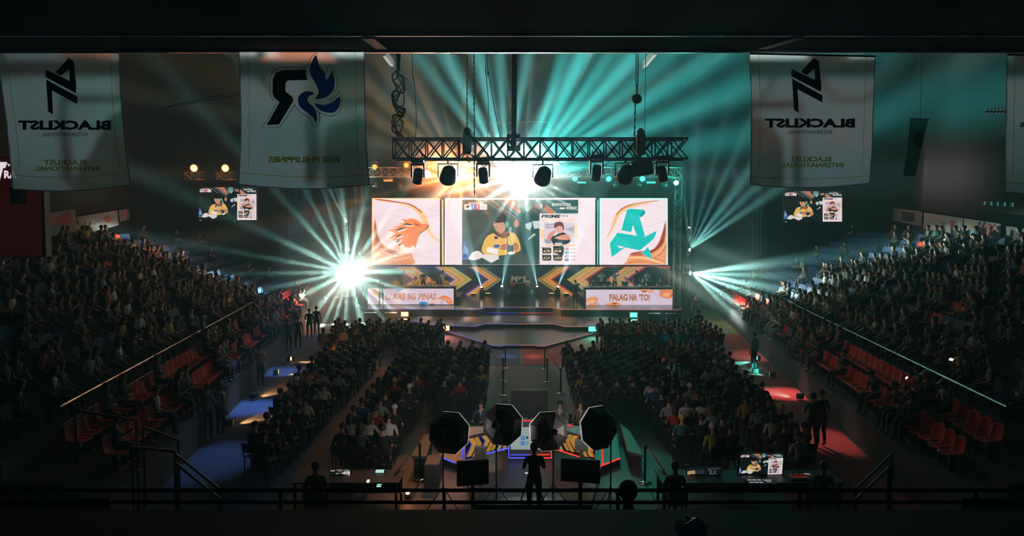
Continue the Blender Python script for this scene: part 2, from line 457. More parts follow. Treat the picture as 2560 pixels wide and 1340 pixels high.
    sp([(165, 1150), (220, 1060), (320, 1020), (400, 1060), (410, 1140), (300, 1190), (180, 1185)], '#e2e6e4', 12)
    poly([(520, 940), (715, 1000), (700, 1090), (480, 1040)], '#eeeef0', 12); poly([(400, 1080), (720, 1100), (725, 1170), (580, 1245), (410, 1150)], '#dfe3e4', 12.5)
    poly([(890, 1050), (960, 1030), (1030, 1050), (1020, 1080), (950, 1095), (895, 1080)], '#dfe7e4', 12)
    # score strip
    rect(150, 115, 435, 160, '#d8a48e', 13); rect(80, 150, 505, 255, '#efeaea', 13.2)
    poly([(200, 152), (290, 152), (290, 258), (225, 258)], '#4368c6', 14); poly([(290, 152), (380, 152), (355, 258), (290, 258)], '#d34b45', 14)
    text('1', 240, 172, 258, 238, '#e8ecff', 15, 0, 0.03); text('1', 318, 172, 336, 238, '#ffe8e4', 15, 0, 0.03)
    sp([(110, 210), (140, 175), (180, 180), (160, 215), (125, 220)], '#3b3438', 14); poly([(400, 220), (430, 165), (468, 220)], '#7fd0c6', 14)
    text('INTERNATIONAL', 1712, 130, 2068, 188, '#eef2ee', 15, 0.25, 0.02); text('RIVALRY', 1975, 195, 2185, 252, '#eef2ee', 15, 0.25, 0.03)
    rect(1715, 224, 1835, 232, '#5d7f7b', 15); rect(1855, 212, 1950, 246, '#e3efe9', 15)
    # player card
    rect(1480, 325, 2200, 1285, '#f0eaf0', 16)
    text('PRIME', 1510, 345, 1880, 410, '#243038', 17, 0.2, 0.05)
    for k, (x0, x1) in enumerate(((1890, 1960), (1900, 1950))): rect(x0, 350 + k * 22, x1, 362 + k * 22, '#8b9299', 17)
    poly([(1970, 385), (1988, 350), (2005, 385)], '#39424a', 17)
    for k in range(12): rect(1545 + k * 48, 425, 1580 + k * 48, 475, '#f6dcc2', 17)
    rect(1500, 620, 1565, 790, '#f6dba6', 17); rect(2130, 520, 2185, 790, '#f7dcb4', 17)
    rect(1565, 490, 2130, 880, '#d9d5e2', 17.5); poly([(1565, 800), (1700, 820), (1700, 885), (1600, 890)], '#9aa4b8', 18); poly([(1960, 620), (2130, 690), (2130, 560), (2000, 600)], '#a3b3c3', 18); rect(2060, 640, 2120, 740, '#cfd8d2', 18)
    for k in range(3): rect(1590, 520 + k * 32, 1735, 534 + k * 32, '#7c80a8', 18.5)
    sp([(1670, 760), (1760, 740), (1850, 690), (1930, 680), (2040, 760), (2040, 860), (1920, 910), (1760, 910), (1700, 830)], '#20292d', 19)
    sp([(1920, 720), (2010, 720), (2050, 800), (1990, 820), (1850, 810), (1760, 780), (1830, 750)], '#d99a86', 20); sp([(1620, 800), (1660, 700), (1740, 640), (1790, 640), (1760, 700), (1690, 800), (1650, 830)], '#d6917f', 20)
    sp([(1800, 560), (1880, 540), (1925, 600), (1900, 680), (1830, 690), (1780, 640)], '#e8b4a4', 20.5)
    sp([(1755, 600), (1750, 520), (1820, 480), (1900, 490), (1935, 560), (1930, 640), (1915, 640), (1900, 570), (1830, 560), (1790, 590)], '#6e3640', 21)
    rect(1800, 605, 1830, 612, '#3a2024', 21); rect(1850, 600, 1885, 607, '#3a2024', 21); rect(1820, 655, 1855, 662, '#b25b58', 21)
    for x in (1770, 1800, 1835, 1870): rect(x, 870, x + 24, 915, '#f3eef3', 21.5)
    rect(1600, 910, 1870, 930, '#efc489', 21); rect(1930, 905, 2150, 935, '#efcfa0', 21)
    sp([(1740, 930), (1920, 930), (1930, 1050), (1900, 1110), (1790, 1060)], '#2c3436', 20)
    for k, (x, y, t) in enumerate(((1530, 960, '4.75'), (1735, 960, '818'), (1530, 1095, '7.17'), (1735, 1095, '2,394'))):
        poly([(x + 20, y), (x + 150, y), (x + 168, y + 18), (x + 168, y + 90), (x + 150, y + 108), (x + 20, y + 108), (x, y + 90), (x, y + 18)], '#232a26', 22)
        text(t, x + 16, y + 45, x + 150, y + 88, '#f3d9a6', 23, 0.2, 0.04); rect(x + 40, y + 18, x + 130, y + 28, '#8c8f86', 23)
        poly([(x - 14, y - 8), (x + 20, y - 8), (x, y + 14)], '#232a26', 23)
    for k, c in enumerate(('#d9a3ac', '#7fb4b7', '#b9a9d6', '#8a6a6a')):
        sp(ell(1990, 985 + k * 68, 42, 28, 10), c, 22); rect(2060, 976 + k * 68, 2150, 990 + k * 68, '#b4aebb', 22)
    rect(1640, 1225, 1800, 1232, '#c9c2cd', 22)
# ---------------------------------------------------------------- stage
STG = mat('stage_floor', (0.035, 0.034, 0.034), 0.22, noise=0.25, scale=2)
STGS = mat('stage_skirt', (0.012, 0.014, 0.016), 0.5)
def front_y(P, x):
    for a, b in zip(P, P[1:]):
        if a.x <= x <= b.x: return a.y + (b.y - a.y) * (x - a.x) / max(b.x - a.x, 1e-6)
    return P[0].y if x < P[0].x else P[-1].y
def platform(name, label, pts, z, z0, back, zf=None):
    """back: a depth, or the front line of the next higher platform"""
    t = thing(name, label, 'stage platform', (XC, 50, z0))
    P = [on(x, y, z) for x, y in pts]
    if isinstance(back, list):
        xs = [P[-1].x] + [p.x for p in reversed(back) if P[0].x < p.x < P[-1].x] + [P[0].x]
        bk = [Vector((x, front_y(back, x) - .012, z)) for x in xs]
        bk = [v for v in bk]
        if bk[0].y <= P[-1].y: bk[0].y = P[-1].y + .02
        if bk[-1].y <= P[0].y: bk[-1].y = P[0].y + .02
    else: bk = [Vector((P[-1].x, back, z)), Vector((P[0].x, back, z))]
    top = P + bk
    b = MB(); b.prism([p - Vector((0, 0, z - z0)) for p in top], (0, 0, z - z0 - 0.03), STGS); b.build('skirt', t)
    b = MB(); b.prism([p - Vector((0, 0, 0.028)) for p in top], (0, 0, 0.028), STG); b.build('deck', t)
    mid = sum(p.x for p in P) / len(P)
    L = [p for p in P if p.x <= mid]; R = [p for p in P if p.x > mid]
    c = (L[-1] + R[0]) / 2
    for nm, seg, col, g in (('edge_light', L + [c], '#8a86ee', 0.55), ('edge_light', [c] + R, '#e89a98', 0.5)):
        b = MB(); b.tube([p + Vector((0, -0.015, -0.02)) for p in seg], 0.02, em(col, g), 4)
        o = b.build(nm, t); o['label'] = 'violet glowing edge strip' if col == '#8a86ee' else 'rose glowing edge strip'
    return t, P
st, Pst = platform('stage_platform', 'main stage with two player desks and glowing front edge',
         [(897, 766), (913, 772), (1197, 773), (1215, 768), (1380, 768), (1403, 773), (1692, 774), (1704, 770)], 0.95, 0.0, 61.0)
_, Pmd = platform('stage_platform', 'middle stage step between the pointed step and the main stage',
         [(994, 796), (1057, 806), (1085, 812), (1189, 815), (1212, 809), (1384, 809), (1412, 815.6), (1517, 815.6), (1605, 797)], 0.45, 0.0, Pst)
platform('stage_platform', 'lowest pointed stage step nearest the audience with glowing edges',
         [(1106, 824), (1233, 863), (1254, 864), (1261, 862), (1338, 862), (1345, 864), (1363, 863.8), (1486, 831)], 0.2, 0.013, Pmd)
yF = on(1300, 768, 0.95).y
for x0, x1, c in ((1197, 1299, '#3f45c9'), (1300, 1403, '#c33a3a')):
    b = MB(); box_px(b, x0, 781.5, x1, 783.5, yF - 0.03, 0.03, em(c, 0.7)); o = b.build('riser_light', st); o['label'] = 'blue light line' if x0 < 1290 else 'red light line'
for x0, x1 in ((908, 937), (960, 990), (1620, 1650), (1664, 1690)):
    p, q = at(x0, 784, 48.2), at(x1, 784, 48.2); y1 = min(front_y(Pst, p.x), front_y(Pst, q.x)) - .06; y0 = y1 - .45
    b = MB().box((p.x, y0, .70), (q.x, y1, .74), mat('tread_grey', (.10, .11, .11), .5))
    for x in (p.x + .02, q.x - .06): b.box((x, y0 + .02, .013), (x + .04, y0 + .06, .70), STEEL); b.box((x, y1 - .06, .013), (x + .04, y1 - .02, .70), STEEL)
    t = b.build('step_tread')
    n = {908: 'outermost', 960: 'inner', 1620: 'inner', 1664: 'outermost'}[x0]
    tag(t, 'grey metal %s stage step below the %s desk' % (n, 'LAKAS NG PINAS' if x0 < 1300 else 'PALAG NA TO'), 'step')
# ---------------------------------------------------------------- video wall
YS = 58.2
G = 1.2
stage_pos = lambda x, y, h: at(x, y, YS - 0.02 - h)
def wall_screen(name, label, x0, x1, draw, edge, edge2):
    p = at((x0 + x1) / 2, 662, YS)
    t = thing(name, label, 'LED screen', p)
    b = MB(); box_px(b, x0 - 1.5, 495.5, x1 + 1.5, 663, YS, 0.25, BLACK); b.build('frame', t)
    b = MB(); b.face([at(x, y, YS - 0.012) for x, y in ((x0, 662), (x1, 662), (x1, 497), (x0, 497))], em('#efe9f2', G, True)); b.build('panel', t, fix=False)
    P = Pic(stage_pos, G); P.w = 1 / 7.445; P.clip = (x0 + .3, 497.5, x1 - .3, 661.5); draw(P); P.build('picture', t)
    b = MB(); b.tube([at(x0 - 1, 662, YS - .03), at(x0 - 1, 496.5, YS - .03), at(x1 + 1, 496.5, YS - .03)] + ([at(x1 + 1, 662, YS - .03)] if edge2 else []), 0.045, em(edge, 2.2), 5)
    b.build('light_strip', t)
    return t
def z4(x, y): return (860 + x / 4.186, 480 + y / 4.186)
def z5(x, y): return (1300 + x / 4.186, 480 + y / 4.186)
def ribbons(P, z, groups):
    for pts, w, c, l in groups: P.line([z(*p) for p in spl(pts, 6, False)], (w[0] / 4.186, w[1] / 4.186), c, l)
def eagle(P):
    S = lambda pts, c, l, n=4: P.poly([z4(*p) for p in spl(pts, n)], c, l)
    Q = lambda pts, c, l: P.poly([z4(*p) for p in pts], c, l)
    for y, k in ((180, 30), (260, -20), (470, 25), (620, -30), (690, 20)):
        P.line([z4(*p) for p in spl([(320, y), (500, y + k), (760, y - k), (1000, y + k)], 6, False)], (0.5, 1.6), '#dcd6e4', 1)
    S([(310, 70), (520, 95), (690, 125), (810, 190), (870, 270), (888, 350), (920, 430), (1000, 515), (960, 505), (880, 430), (830, 340), (780, 240), (690, 160), (560, 120), (400, 98)], '#f4d59c', 2)
    ribbons(P, z4, [([(320, 75), (540, 105), (690, 130), (820, 215)], (9, 14), '#c9643f', 3), ([(330, 72), (600, 108), (760, 160)], (5, 4), '#8e3a2a', 4),
                    ([(740, 170), (830, 250), (868, 340)], (4, 5), '#e0a458', 4), ([(720, 165), (800, 250), (845, 345)], (3, 4), '#e9bd7c', 4)])
    S([(318, 300), (345, 370), (365, 470), (420, 560), (500, 600), (590, 620), (640, 650), (700, 640), (722, 690), (716, 756), (318, 756)], '#eaa77c', 2)
    S([(318, 320), (340, 380), (360, 480), (420, 570), (510, 610), (600, 622), (590, 660), (480, 640), (390, 600), (330, 540)], '#c65a49', 3)
    ribbons(P, z4, [([(322, 350), (345, 480), (410, 590), (520, 650)], (10, 16), '#8c3029', 4), ([(322, 560), (400, 640), (520, 690)], (26, 8), '#d3736a', 4),
                    ([(330, 720), (480, 680), (620, 660)], (8, 10), '#f3cf94', 5), ([(380, 756), (520, 715), (690, 680)], (12, 12), '#f6dba8', 5), ([(330, 690), (430, 680), (560, 690)], (5, 6), '#a24436', 5),
                    ([(480, 756), (600, 735), (716, 722)], (5, 4), '#b86a3f', 6), ([(400, 740), (540, 700), (660, 670)], (3, 3), '#b86a3f', 6), ([(600, 756), (690, 745), (716, 738)], (8, 6), '#d6743f', 6)])
    # eagle head: feathers, face, beak, collar
    Q([(600, 282), (660, 290), (700, 275), (760, 290), (820, 335), (888, 332), (884, 360), (862, 392), (800, 435), (780, 480), (745, 590), (700, 585), (640, 575), (560, 545), (610, 500), (500, 505), (575, 455), (465, 495), (540, 435), (470, 400), (560, 370), (500, 365), (610, 345), (550, 335), (640, 318)], '#f08e55', 8)
    for pts in ([(610, 340), (660, 325), (725, 345), (690, 350), (650, 344)], [(535, 408), (580, 375), (660, 372), (610, 392), (570, 405)], [(530, 480), (560, 450), (612, 438), (585, 465)], [(535, 530), (560, 500), (590, 492), (575, 525)], [(560, 568), (580, 545), (600, 540), (590, 560)]):
        Q(pts, '#3c3a44', 9)
        Q([(x + 12, y + 12) for x, y in pts], '#f3ece8', 8.5)
    Q([(718, 318), (770, 335), (806, 356), (760, 350)], '#c34a33', 9); Q([(855, 392), (884, 342), (889, 350), (868, 388), (796, 438), (794, 430)], '#31303a', 9)
    S([(585, 560), (625, 550), (650, 590), (690, 600), (716, 560), (740, 590), (700, 640), (640, 640), (600, 610)], '#f6eee6', 10)
    S([(520, 585), (560, 560), (600, 590), (640, 640), (590, 655)], '#f2c9a6', 9)
def emblem_a(P):
    S = lambda pts, c, l, n=4: P.poly([z5(*p) for p in spl(pts, n)], c, l)
    Q = lambda pts, c, l: P.poly([z5(*p) for p in pts], c, l)
    for y, k in ((150, 20), (330, -30), (560, 20), (700, -15)):
        P.line([z5(*p) for p in spl([(850, y), (1050, y + k), (1300, y - k), (1530, y + k)], 6, False)], (0.5, 1.6), '#dad5e0', 1)
    S([(1470, 85), (1300, 105), (1130, 135), (1020, 200), (975, 290), (955, 370), (900, 490), (940, 440), (990, 350), (1040, 250), (1130, 180), (1300, 130)], '#f3c993', 2)
    ribbons(P, z5, [([(1460, 88), (1250, 115), (1090, 160), (1010, 240)], (4, 12), '#c0603c', 3), ([(1400, 95), (1200, 125), (1060, 190)], (3, 4), '#8b3a28', 4), ([(1010, 250), (975, 350), (940, 430)], (4, 3), '#e0aa62', 4)])
    S([(1528, 310), (1528, 766), (1115, 766), (1120, 720), (1150, 660), (1210, 630), (1300, 625), (1400, 600), (1460, 520), (1500, 400)], '#e9a06d', 2)
    S([(1520, 320), (1525, 420), (1500, 540), (1430, 610), (1350, 650), (1210, 665), (1150, 645), (1250, 620), (1380, 605), (1450, 530), (1490, 420)], '#b5533a', 3)
    ribbons(P, z5, [([(1515, 380), (1490, 510), (1420, 600), (1330, 640)], (10, 12), '#7c2b20', 4), ([(1140, 690), (1300, 690), (1500, 750)], (20, 14), '#f4cd96', 4), ([(1130, 740), (1300, 730), (1450, 760)], (14, 8), '#d67a4a', 5),
                    ([(1528, 470), (1500, 580), (1400, 670)], (14, 10), '#f0bf85', 4), ([(1150, 665), (1320, 670), (1528, 735)], (5, 4), '#a65434', 5), ([(1528, 560), (1480, 640), (1400, 690)], (10, 6), '#c96a42', 5), ([(1130, 715), (1280, 712), (1480, 755)], (3, 3), '#b05f3a', 5)])
    # turquoise emblem
    W = '#f4f2f4'; T = '#12c7c4'
    for off, c, l in ((0, W, 7), (1, T, 8)):
        def O(pts):
            cx = sum(p[0] for p in pts) / len(pts); cy_ = sum(p[1] for p in pts) / len(pts)
            k = 1.06 if off == 0 else 1.0
            Q([(cx + (x - cx) * k, cy_ + (y - cy_) * k) for x, y in pts], c, l)
        O([(1120, 185), (1160, 175), (1300, 185), (1310, 225), (1270, 265), (1250, 255), (1310, 465), (1230, 470), (1180, 350), (1165, 420), (1060, 400)])
        O([(1020, 425), (1300, 470), (1435, 405), (1400, 490), (1255, 612), (1100, 580), (960, 682), (938, 540)])
        O([(1340, 575), (1390, 705), (1270, 640)])
    Q([(1185, 350), (1210, 440), (1165, 425)], W, 9); Q([(1010, 560), (1100, 575), (1050, 590)], W, 9); Q([(1300, 188), (1312, 222), (1272, 262), (1250, 252)], '#0b9b98', 9)
def live_wall(P):
    live_picture(P, lambda x, y: (1150 + x / 7.445, 490 + y / 7.445))
wall_screen('video_screen', 'square LED screen with the orange eagle emblem', 932, 1100, eagle, '#ffb27a', False)
wall_screen('video_screen', 'wide middle LED screen showing a player in yellow and a player card', 1114, 1488, live_wall, '#fff4ea', False)
wall_screen('video_screen', 'square LED screen with the turquoise letter emblem', 1501, 1667, emblem_a, '#8ff5e4', True)
for x, c, lab in ((1106.5, '#ffd2a0', 'warm white glowing column between eagle screen and middle screen'), (1494.5, '#5ff2e0', 'turquoise glowing column between middle screen and turquoise emblem screen')):
    t = thing('light_column', lab, 'light column', at(x, 662, YS))
    b = MB(); box_px(b, x - 5, 497, x + 5, 664, YS + 0.03, 0.2, STEEL); b.build('housing', t)
    b = MB(); box_px(b, x - 1.6, 499, x + 1.6, 662, YS - 0.03, 0.05, em(c, 1.4)); b.build('light_strip', t)
# chevron wall below the screens
t = thing('chevron_board', 'low LED wall of gold chevrons under the video screens', 'LED wall', at(1300, 738, 58.4))
b = MB(); p, q = at(905, 741, 58.4), at(1676, 665, 58.4); b.box((p.x, 58.4, .9505 + .0015), (q.x, 58.7, q.z), BLACK); b.build('frame', t)
P = Pic(lambda x, y, h: at(x, y, 58.39 - h), 0.8)
P.clip = (906, 665, 1675, 738.5); P.rect(906, 666, 1675, 739, '#1c2430', 1)
def chevron(xa, wid, cols, edge, mirror, lo=1.0):
    """a chevron whose inner point is at xa and outer point at xa + wid"""
    K = 1.5; y0, ym, y1 = 667, 699, 699 + 38 * lo
    fx = (lambda x: 2598 - x) if mirror else (lambda x: x)
    def band(a, b_, c, l):
        P.poly([(fx(a - K * (ym - y0)), y0), (fx(b_ - K * (ym - y0)), y0), (fx(b_), ym), (fx(b_ - K * (y1 - ym)), y1), (fx(a - K * (y1 - ym)), y1), (fx(a), ym)], c, l)
    n = len(cols)
    for i, c in enumerate(cols): band(xa + wid * i / n, xa + wid * (i + 1) / n, c, 3)
    for i in range(1, n): band(xa + wid * i / n - 0.6, xa + wid * i / n + 0.6, '#3a2d14', 4)
    band(xa - 4.5, xa - 1, edge, 3); band(xa - 7.5, xa - 6.3, edge, 3); band(xa + wid + 0.2, xa + wid + 1.4, edge, 3)
for mir, ed in ((False, '#4a49c8'), (True, '#c83a33')):
    chevron(1222, 33, ['#e7a25c', '#dca055', '#8a8545'], ed, mir)
    chevron(1137, 43, ['#dca873', '#e3b568', '#b9b85a'], ed, mir)
    chevron(1036, 46, ['#d3a27a', '#bda968', '#dc9c68'], ed, mir)
P.poly([(1640, 666), (1675, 666), (1675, 672), (1650, 672)], '#b4312d', 3); P.rect(1672, 672, 1674, 735, '#b4312d', 3); P.rect(1500, 665.5, 1675, 667, '#b4312d', 5); P.rect(906, 665.5, 1100, 667, '#4a49c8', 5)
P.build('picture', t)
# ---------------------------------------------------------------- desks
def desk(label, x0, x1, y0, y1, draw):
    Y = 51.2
    t = thing('player_desk', label, 'desk', at((x0 + x1) / 2, y1 + 2, Y))
    p, q = at(x0 - 4, y1, Y), at(x1 + 4, y0, Y)
    z0 = 0.952
    b = MB(); b.box((p.x, Y, z0), (q.x, Y + 0.12, q.z + 0.1), BLACK); b.box((p.x, Y + .12, z0), (p.x + .1, Y + 1.0, q.z + .1), BLACK); b.box((q.x - .1, Y + .12, z0), (q.x, Y + 1.0, q.z + .1), BLACK); b.build('body', t)
    b = MB(); b.box((p.x - .05, Y - .03, q.z + .1), (q.x + .05, Y + 1.05, q.z + .16), mat('desk_top', (0.03, .035, .035), .35), .01); b.build('desk_top', t)
    b = MB(); b.face([at(x, y, Y - .01) for x, y in ((x0, y1), (x1, y1), (x1, y0), (x0, y0))], em('#dcd3ea', 1.0, True)); b.build('panel', t, fix=False)
    P = Pic(lambda x, y, h: at(x, y, Y - .015 - h), 1.0, .004); draw(P); P.build('picture', t)
    return t, q.z + .16
def zl(x, y): return (900 + x / 9.143, 650 + y / 9.143)
def zr(x, y): return (1420 + x / 8.533, 650 + y / 8.533)
def desk_l(P):
    S = lambda pts, c, l, n=4: P.poly([zl(*p) for p in spl(pts, n)], c, l)
    S([(190, 665), (370, 665), (400, 730), (430, 850), (340, 830), (250, 750)], '#ee9a6a', 1); S([(240, 690), (370, 690), (400, 780), (300, 740)], '#e8875a', 2)
    S([(790, 665), (985, 665), (950, 695), (880, 705), (820, 690)], '#62a8cf', 1); S([(1350, 980), (1400, 955), (1500, 960), (1560, 985), (1480, 1012), (1370, 1012)], '#2e8cc6', 1)
    S([(1750, 900), (1850, 830), (1950, 815), (2050, 860), (2100, 915), (2120, 1000), (2060, 1010), (1990, 980), (1900, 900)], '#ee8d58', 1)
    S([(1850, 900), (1960, 860), (2080, 920), (2060, 960), (1960, 930)], '#f3a877', 2); S([(1590, 1000), (1700, 940), (1760, 900), (1720, 990)], '#f0c3a2', 1)
    P.line([zl(1610, 930), zl(1720, 1005)], .7, '#c9764f', 2); P.line([zl(1880, 930), zl(1850, 1005)], 1.2, '#9a5638', 2); P.line([zl(1910, 930), zl(1890, 1005)], 1.0, '#9a5638', 2)
    S([(1560, 1010), (1650, 995), (1700, 1015), (1600, 1016)], '#2a5a8a', 2)
    for a, b_, t_ in ((585, 1035, 'LAKAS'), (1090, 1275, 'NG'), (1330, 1740, 'PINAS')):
        p, q = zl(a, 760), zl(b_, 915); P.text(t_, p[0], p[1], q[0], q[1], '#c98d77', 4, .1, .04); P.text(t_, p[0] + .5, p[1] - .6, q[0] + .5, q[1] - .6, '#e6b79c', 3, .1, .04)
    P.line([zl(600, 680), zl(760, 740)], .6, '#e9b9a2', 1)
def desk_r(P):
    S = lambda pts, c, l, n=4: P.poly([zr(*p) for p in spl(pts, n)], c, l)
    S([(395, 830), (480, 790), (580, 785), (650, 830), (590, 900), (600, 950), (470, 955), (395, 920)], '#ee9a68', 1); S([(400, 880), (500, 850), (580, 860), (560, 910), (420, 930)], '#f4b88c', 2)
    P.line([zr(*p) for p in spl([(590, 860), (600, 920), (640, 955)], 5, False)], 1.3, '#93502f', 2); P.line([zr(*p) for p in spl([(630, 860), (640, 910), (680, 950)], 5, False)], 1.0, '#93502f', 2)
    S([(820, 930), (930, 900), (1060, 905), (1130, 965), (820, 965)], '#f0a678', 1); P.poly([zr(930, 910), zr(1070, 915), zr(1020, 945), zr(960, 945)], '#a25334', 2)
    S([(1500, 632), (1800, 632), (1800, 700), (1700, 690), (1560, 660)], '#f0ab84', 1); P.poly([zr(1560, 660), zr(1680, 645), zr(1660, 690), zr(1600, 690)], '#a8603f', 2)
    S([(1960, 640), (2220, 640), (2228, 790), (2120, 820), (2000, 790), (1950, 740), (1990, 690)], '#ee8f5d', 1); S([(2020, 720), (2140, 700), (2190, 760), (2080, 790)], '#f5b78c', 2)
    P.line([zr(*p) for p in spl([(1960, 650), (1975, 690), (1950, 730)], 5, False)], 1.4, '#93502f', 2); P.line([zr(1800, 700), zr(2000, 810)], .8, '#d79a80', 1); P.line([zr(620, 810), zr(800, 900)], .8, '#d79a80', 1)
    P.poly([zr(2160, 750), zr(2228, 740), zr(2228, 790)], '#c23f3c', 2)
    for a, b_, t_ in ((885, 1270, 'PALAG'), (1310, 1470, 'NA'), (1515, 1745, "'TO!")):
        p, q = zr(a, 725), zr(b_, 870); P.text(t_, p[0], p[1], q[0], q[1], '#a9705a', 4, 0, .04); P.text(t_, p[0] + .5, p[1] + .6, q[0] + .5, q[1] + .6, '#eab292', 3, 0, .04)
_, DTOP = desk('long player desk with pale LED front reading LAKAS NG PINAS', 919, 1134, 721.5, 761, desk_l)
desk('long player desk with pale LED front reading PALAG NA TO', 1465, 1683, 724, 763, desk_r)
for x0, x1, nm in ((905, 1150, 'LAKAS NG PINAS'), (1452, 1690, 'PALAG NA TO')):
    p, q = at(x0, 700, 53), at(x1, 700, 53)
    tag(MB().box((p.x, 52.35, .951), (q.x, 56.2, 1.4), STGS).build('desk_riser'), 'dark riser behind the %s desk' % nm, 'riser')
# ---------------------------------------------------------------- trusses
def truss(name, label, p, q, w, h, m, bays, r=0.025, cat='truss', group=None, xb=True):
    """box truss from p to q: four chords and a lattice; w across, h high"""
    p, q = Vector(p), Vector(q); d = (q - p).normalized()
    vert = abs(d.z) > 0.9
    A = Vector((1, 0, 0)) if vert else Vector((0, 1, 0)); B = d.cross(A).normalized() if vert else Vector((0, 0, 1))
    t = thing(name, label, cat, p, group)
    cs = [A * (w / 2 * a) + B * (h / 2 * b) for a, b in ((-1, -1), (-1, 1), (1, 1), (1, -1))]
    for c in cs: MB().tube([p + c, q + c], r, m, 6).build('chord', t)
    b = MB(); L = (q - p).length / bays
    for i in range(bays):
        a0, a1 = p + d * (L * i), p + d * (L * (i + 1))
        for j in range(4):
            c0, c1 = cs[j], cs[(j + 1) % 4]
            b.tube([a0 + c0, a0 + c1], r * .6, m, 4)
            b.tube([a0 + c0, a1 + c1] if i % 2 == 0 or xb else [a0 + c1, a1 + c0], r * .6, m, 4)
            if xb and j % 2 == 0: b.tube([a0 + c1, a1 + c0], r * .6, m, 4)
    b.build('bracing', t)
    return t
TR = mat('black_truss', (0.018, 0.02, 0.021), 0.4, 0.5)
YT = 28.7
pL, pR = at(982, 371, YT), at(1720, 371, YT)
hT = 50 / F * YT
zT = (pL.z + pR.z) / 2
truss('roof_truss', 'long black box truss hanging in front of the stage lights', (pL.x, YT + .35, zT), (pR.x, YT + .35, zT), 0.7, hT, TR, 18, 0.045)
pole = thing('support_pole', 'square black steel pole holding the long box truss', 'pole', at(1283, 372, YT - .1))
b = MB(); b.bar(at(1284, 372, YT - .1), Vector((at(1295, 100, YT - .1).x, YT - .1, 23.98)), .2, .2, STEEL); b.build('shaft', pole)
for y in (341, 370): b = MB(); box_px(b, 1268, y - 6, 1301, y + 6, YT - .25, .3, STEEL, .02); b.build('clamp_plate', pole)
YR = 50.0
RT = mat('rear_truss_grey', (0.10, 0.10, 0.10), 0.4, 0.5)
a, c = at(915, 431, YR), at(1704, 431, YR)
truss('stage_truss', 'grey lighting truss across the stage above the video screens', (a.x, YR, a.z), (c.x, YR, c.z), .6, .62, RT, 40, .035, xb=True)
for x, y1, side in ((895, 745, 'left'), (1697, 762, 'right')):
    a = at(x, 425, YR); e = on(x, y1, 0.0) if False else Vector((a.x, YR, 0.0))
    truss('truss_tower', 'vertical lattice tower at the %s end of the stage' % side, (a.x, YR + .1, 0.951 if side == 'left' else 0.0), (a.x, YR + .1, a.z - .35), .42, .42, RT, 26, .03, 'tower', xb=False)
# ---------------------------------------------------------------- lighting fixtures
def par_can(label, c, d, r, m, lens=None, hang=True, name='par_lamp', group=None):
    """round lamp: can with a lens, held in a yoke"""
    c, d = Vector(c), Vector(d).normalized(); R = d.to_track_quat('Z', 'Y').to_matrix()
    t = thing(name, label, 'lamp', c, group)
    MB().lathe([(r * .45, -r * 1.5), (r * .8, -r * 1.1), (r * .95, 0), (r, r * .5), (r * .92, r * .5)], m, c, R, 14).build('can', t, True)
    MB().lathe([(r * .88, r * .42), (r * .7, r * .56), (r * .3, r * .62)], lens or mat('lens_glass', (.05, .06, .07), .1), c, R, 14).build('lens', t, True)
    s = 1 if hang else -1
    MB().tube([c + Vector((-r * 1.15, 0, 0)), c + Vector((-r * 1.15, 0, r * 1.5 * s)), c + Vector((r * 1.15, 0, r * 1.5 * s)), c + Vector((r * 1.15, 0, 0))], r * .09, m, 5).tube([c + Vector((0, 0, r * 1.5 * s)), c + Vector((0, 0, r * 2.0 * s))], r * .12, m, 5).build('yoke', t)
    return t
def moving_head(label, c, d, k, m, lens=None, hang=True, group=None):
    """moving head lamp: base, forked yoke and tilting head"""
    c, d = Vector(c), Vector(d).normalized(); s = 1 if hang else -1
    t = thing('moving_head_lamp', label, 'lamp', c, group); R = d.to_track_quat('Z', 'Y').to_matrix()
    z = lambda a: c.z + a * k * s
    b = MB(); b.box((c.x - .3 * k, c.y - .25 * k, z(.62)), (c.x + .3 * k, c.y + .25 * k, z(.85)), m, .03 * k); b.build('base', t)
    b = MB(); b.box((c.x - .34 * k, c.y - .1 * k, z(.5)), (c.x + .34 * k, c.y + .1 * k, z(.6)), m, .02 * k)
    for q in (-1, 1): b.box((c.x + q * .34 * k, c.y - .1 * k, z(-.08)), (c.x + q * .26 * k, c.y + .1 * k, z(.5)), m, .02 * k)
    b.build('yoke', t)
    MB().lathe([(.12 * k, -.38 * k), (.2 * k, -.34 * k), (.24 * k, -.1 * k), (.22 * k, .12 * k), (.23 * k, .36 * k), (.19 * k, .36 * k)], m, c, R, 14).build('head', t, True)
    MB().lathe([(.19 * k, .33 * k), (.15 * k, .4 * k), (.05 * k, .43 * k)], lens or mat('lens_glass', (.05, .06, .07), .1), c, R, 14).build('lens', t, True)
    if hang: MB().tube([(c.x - .2 * k, c.y, z(.85)), (c.x - .2 * k, c.y, z(1.1))], .03 * k, m, 5).tube([(c.x + .2 * k, c.y, z(.85)), (c.x + .2 * k, c.y, z(1.1))], .03 * k, m, 5).build('clamp', t)
    return t
FX = mat('fixture_black', (0.012, .013, .015), .45)
for x, y, d, lab in ((1045, 440, (-.2, .5, -1), 'large moving head lamp at the left end under the long box truss'), (1208, 438, (.1, .6, -1), 'moving head lamp under the long box truss beside the hanging chain'),
                     (1491, 432, (-.1, .5, -1), 'moving head lamp under the long box truss, second from its right end'), (1655, 434, (.3, .4, -1), 'moving head lamp at the right end under the long box truss')):
    moving_head(lab, at(x, y, YT + .2), d, .8, FX)
for x, y, lab in ((1120, 442, 'dark round lamp under the long truss beside the orange glare'), (1357, 444, 'dark round lamp under the long truss right of the white glare'), (1563, 440, 'dark round lamp under the long truss beside the square panel lamp')):
    par_can(lab, at(x, y, YT + .2), (-.15, .6, -.5), .33, FX)
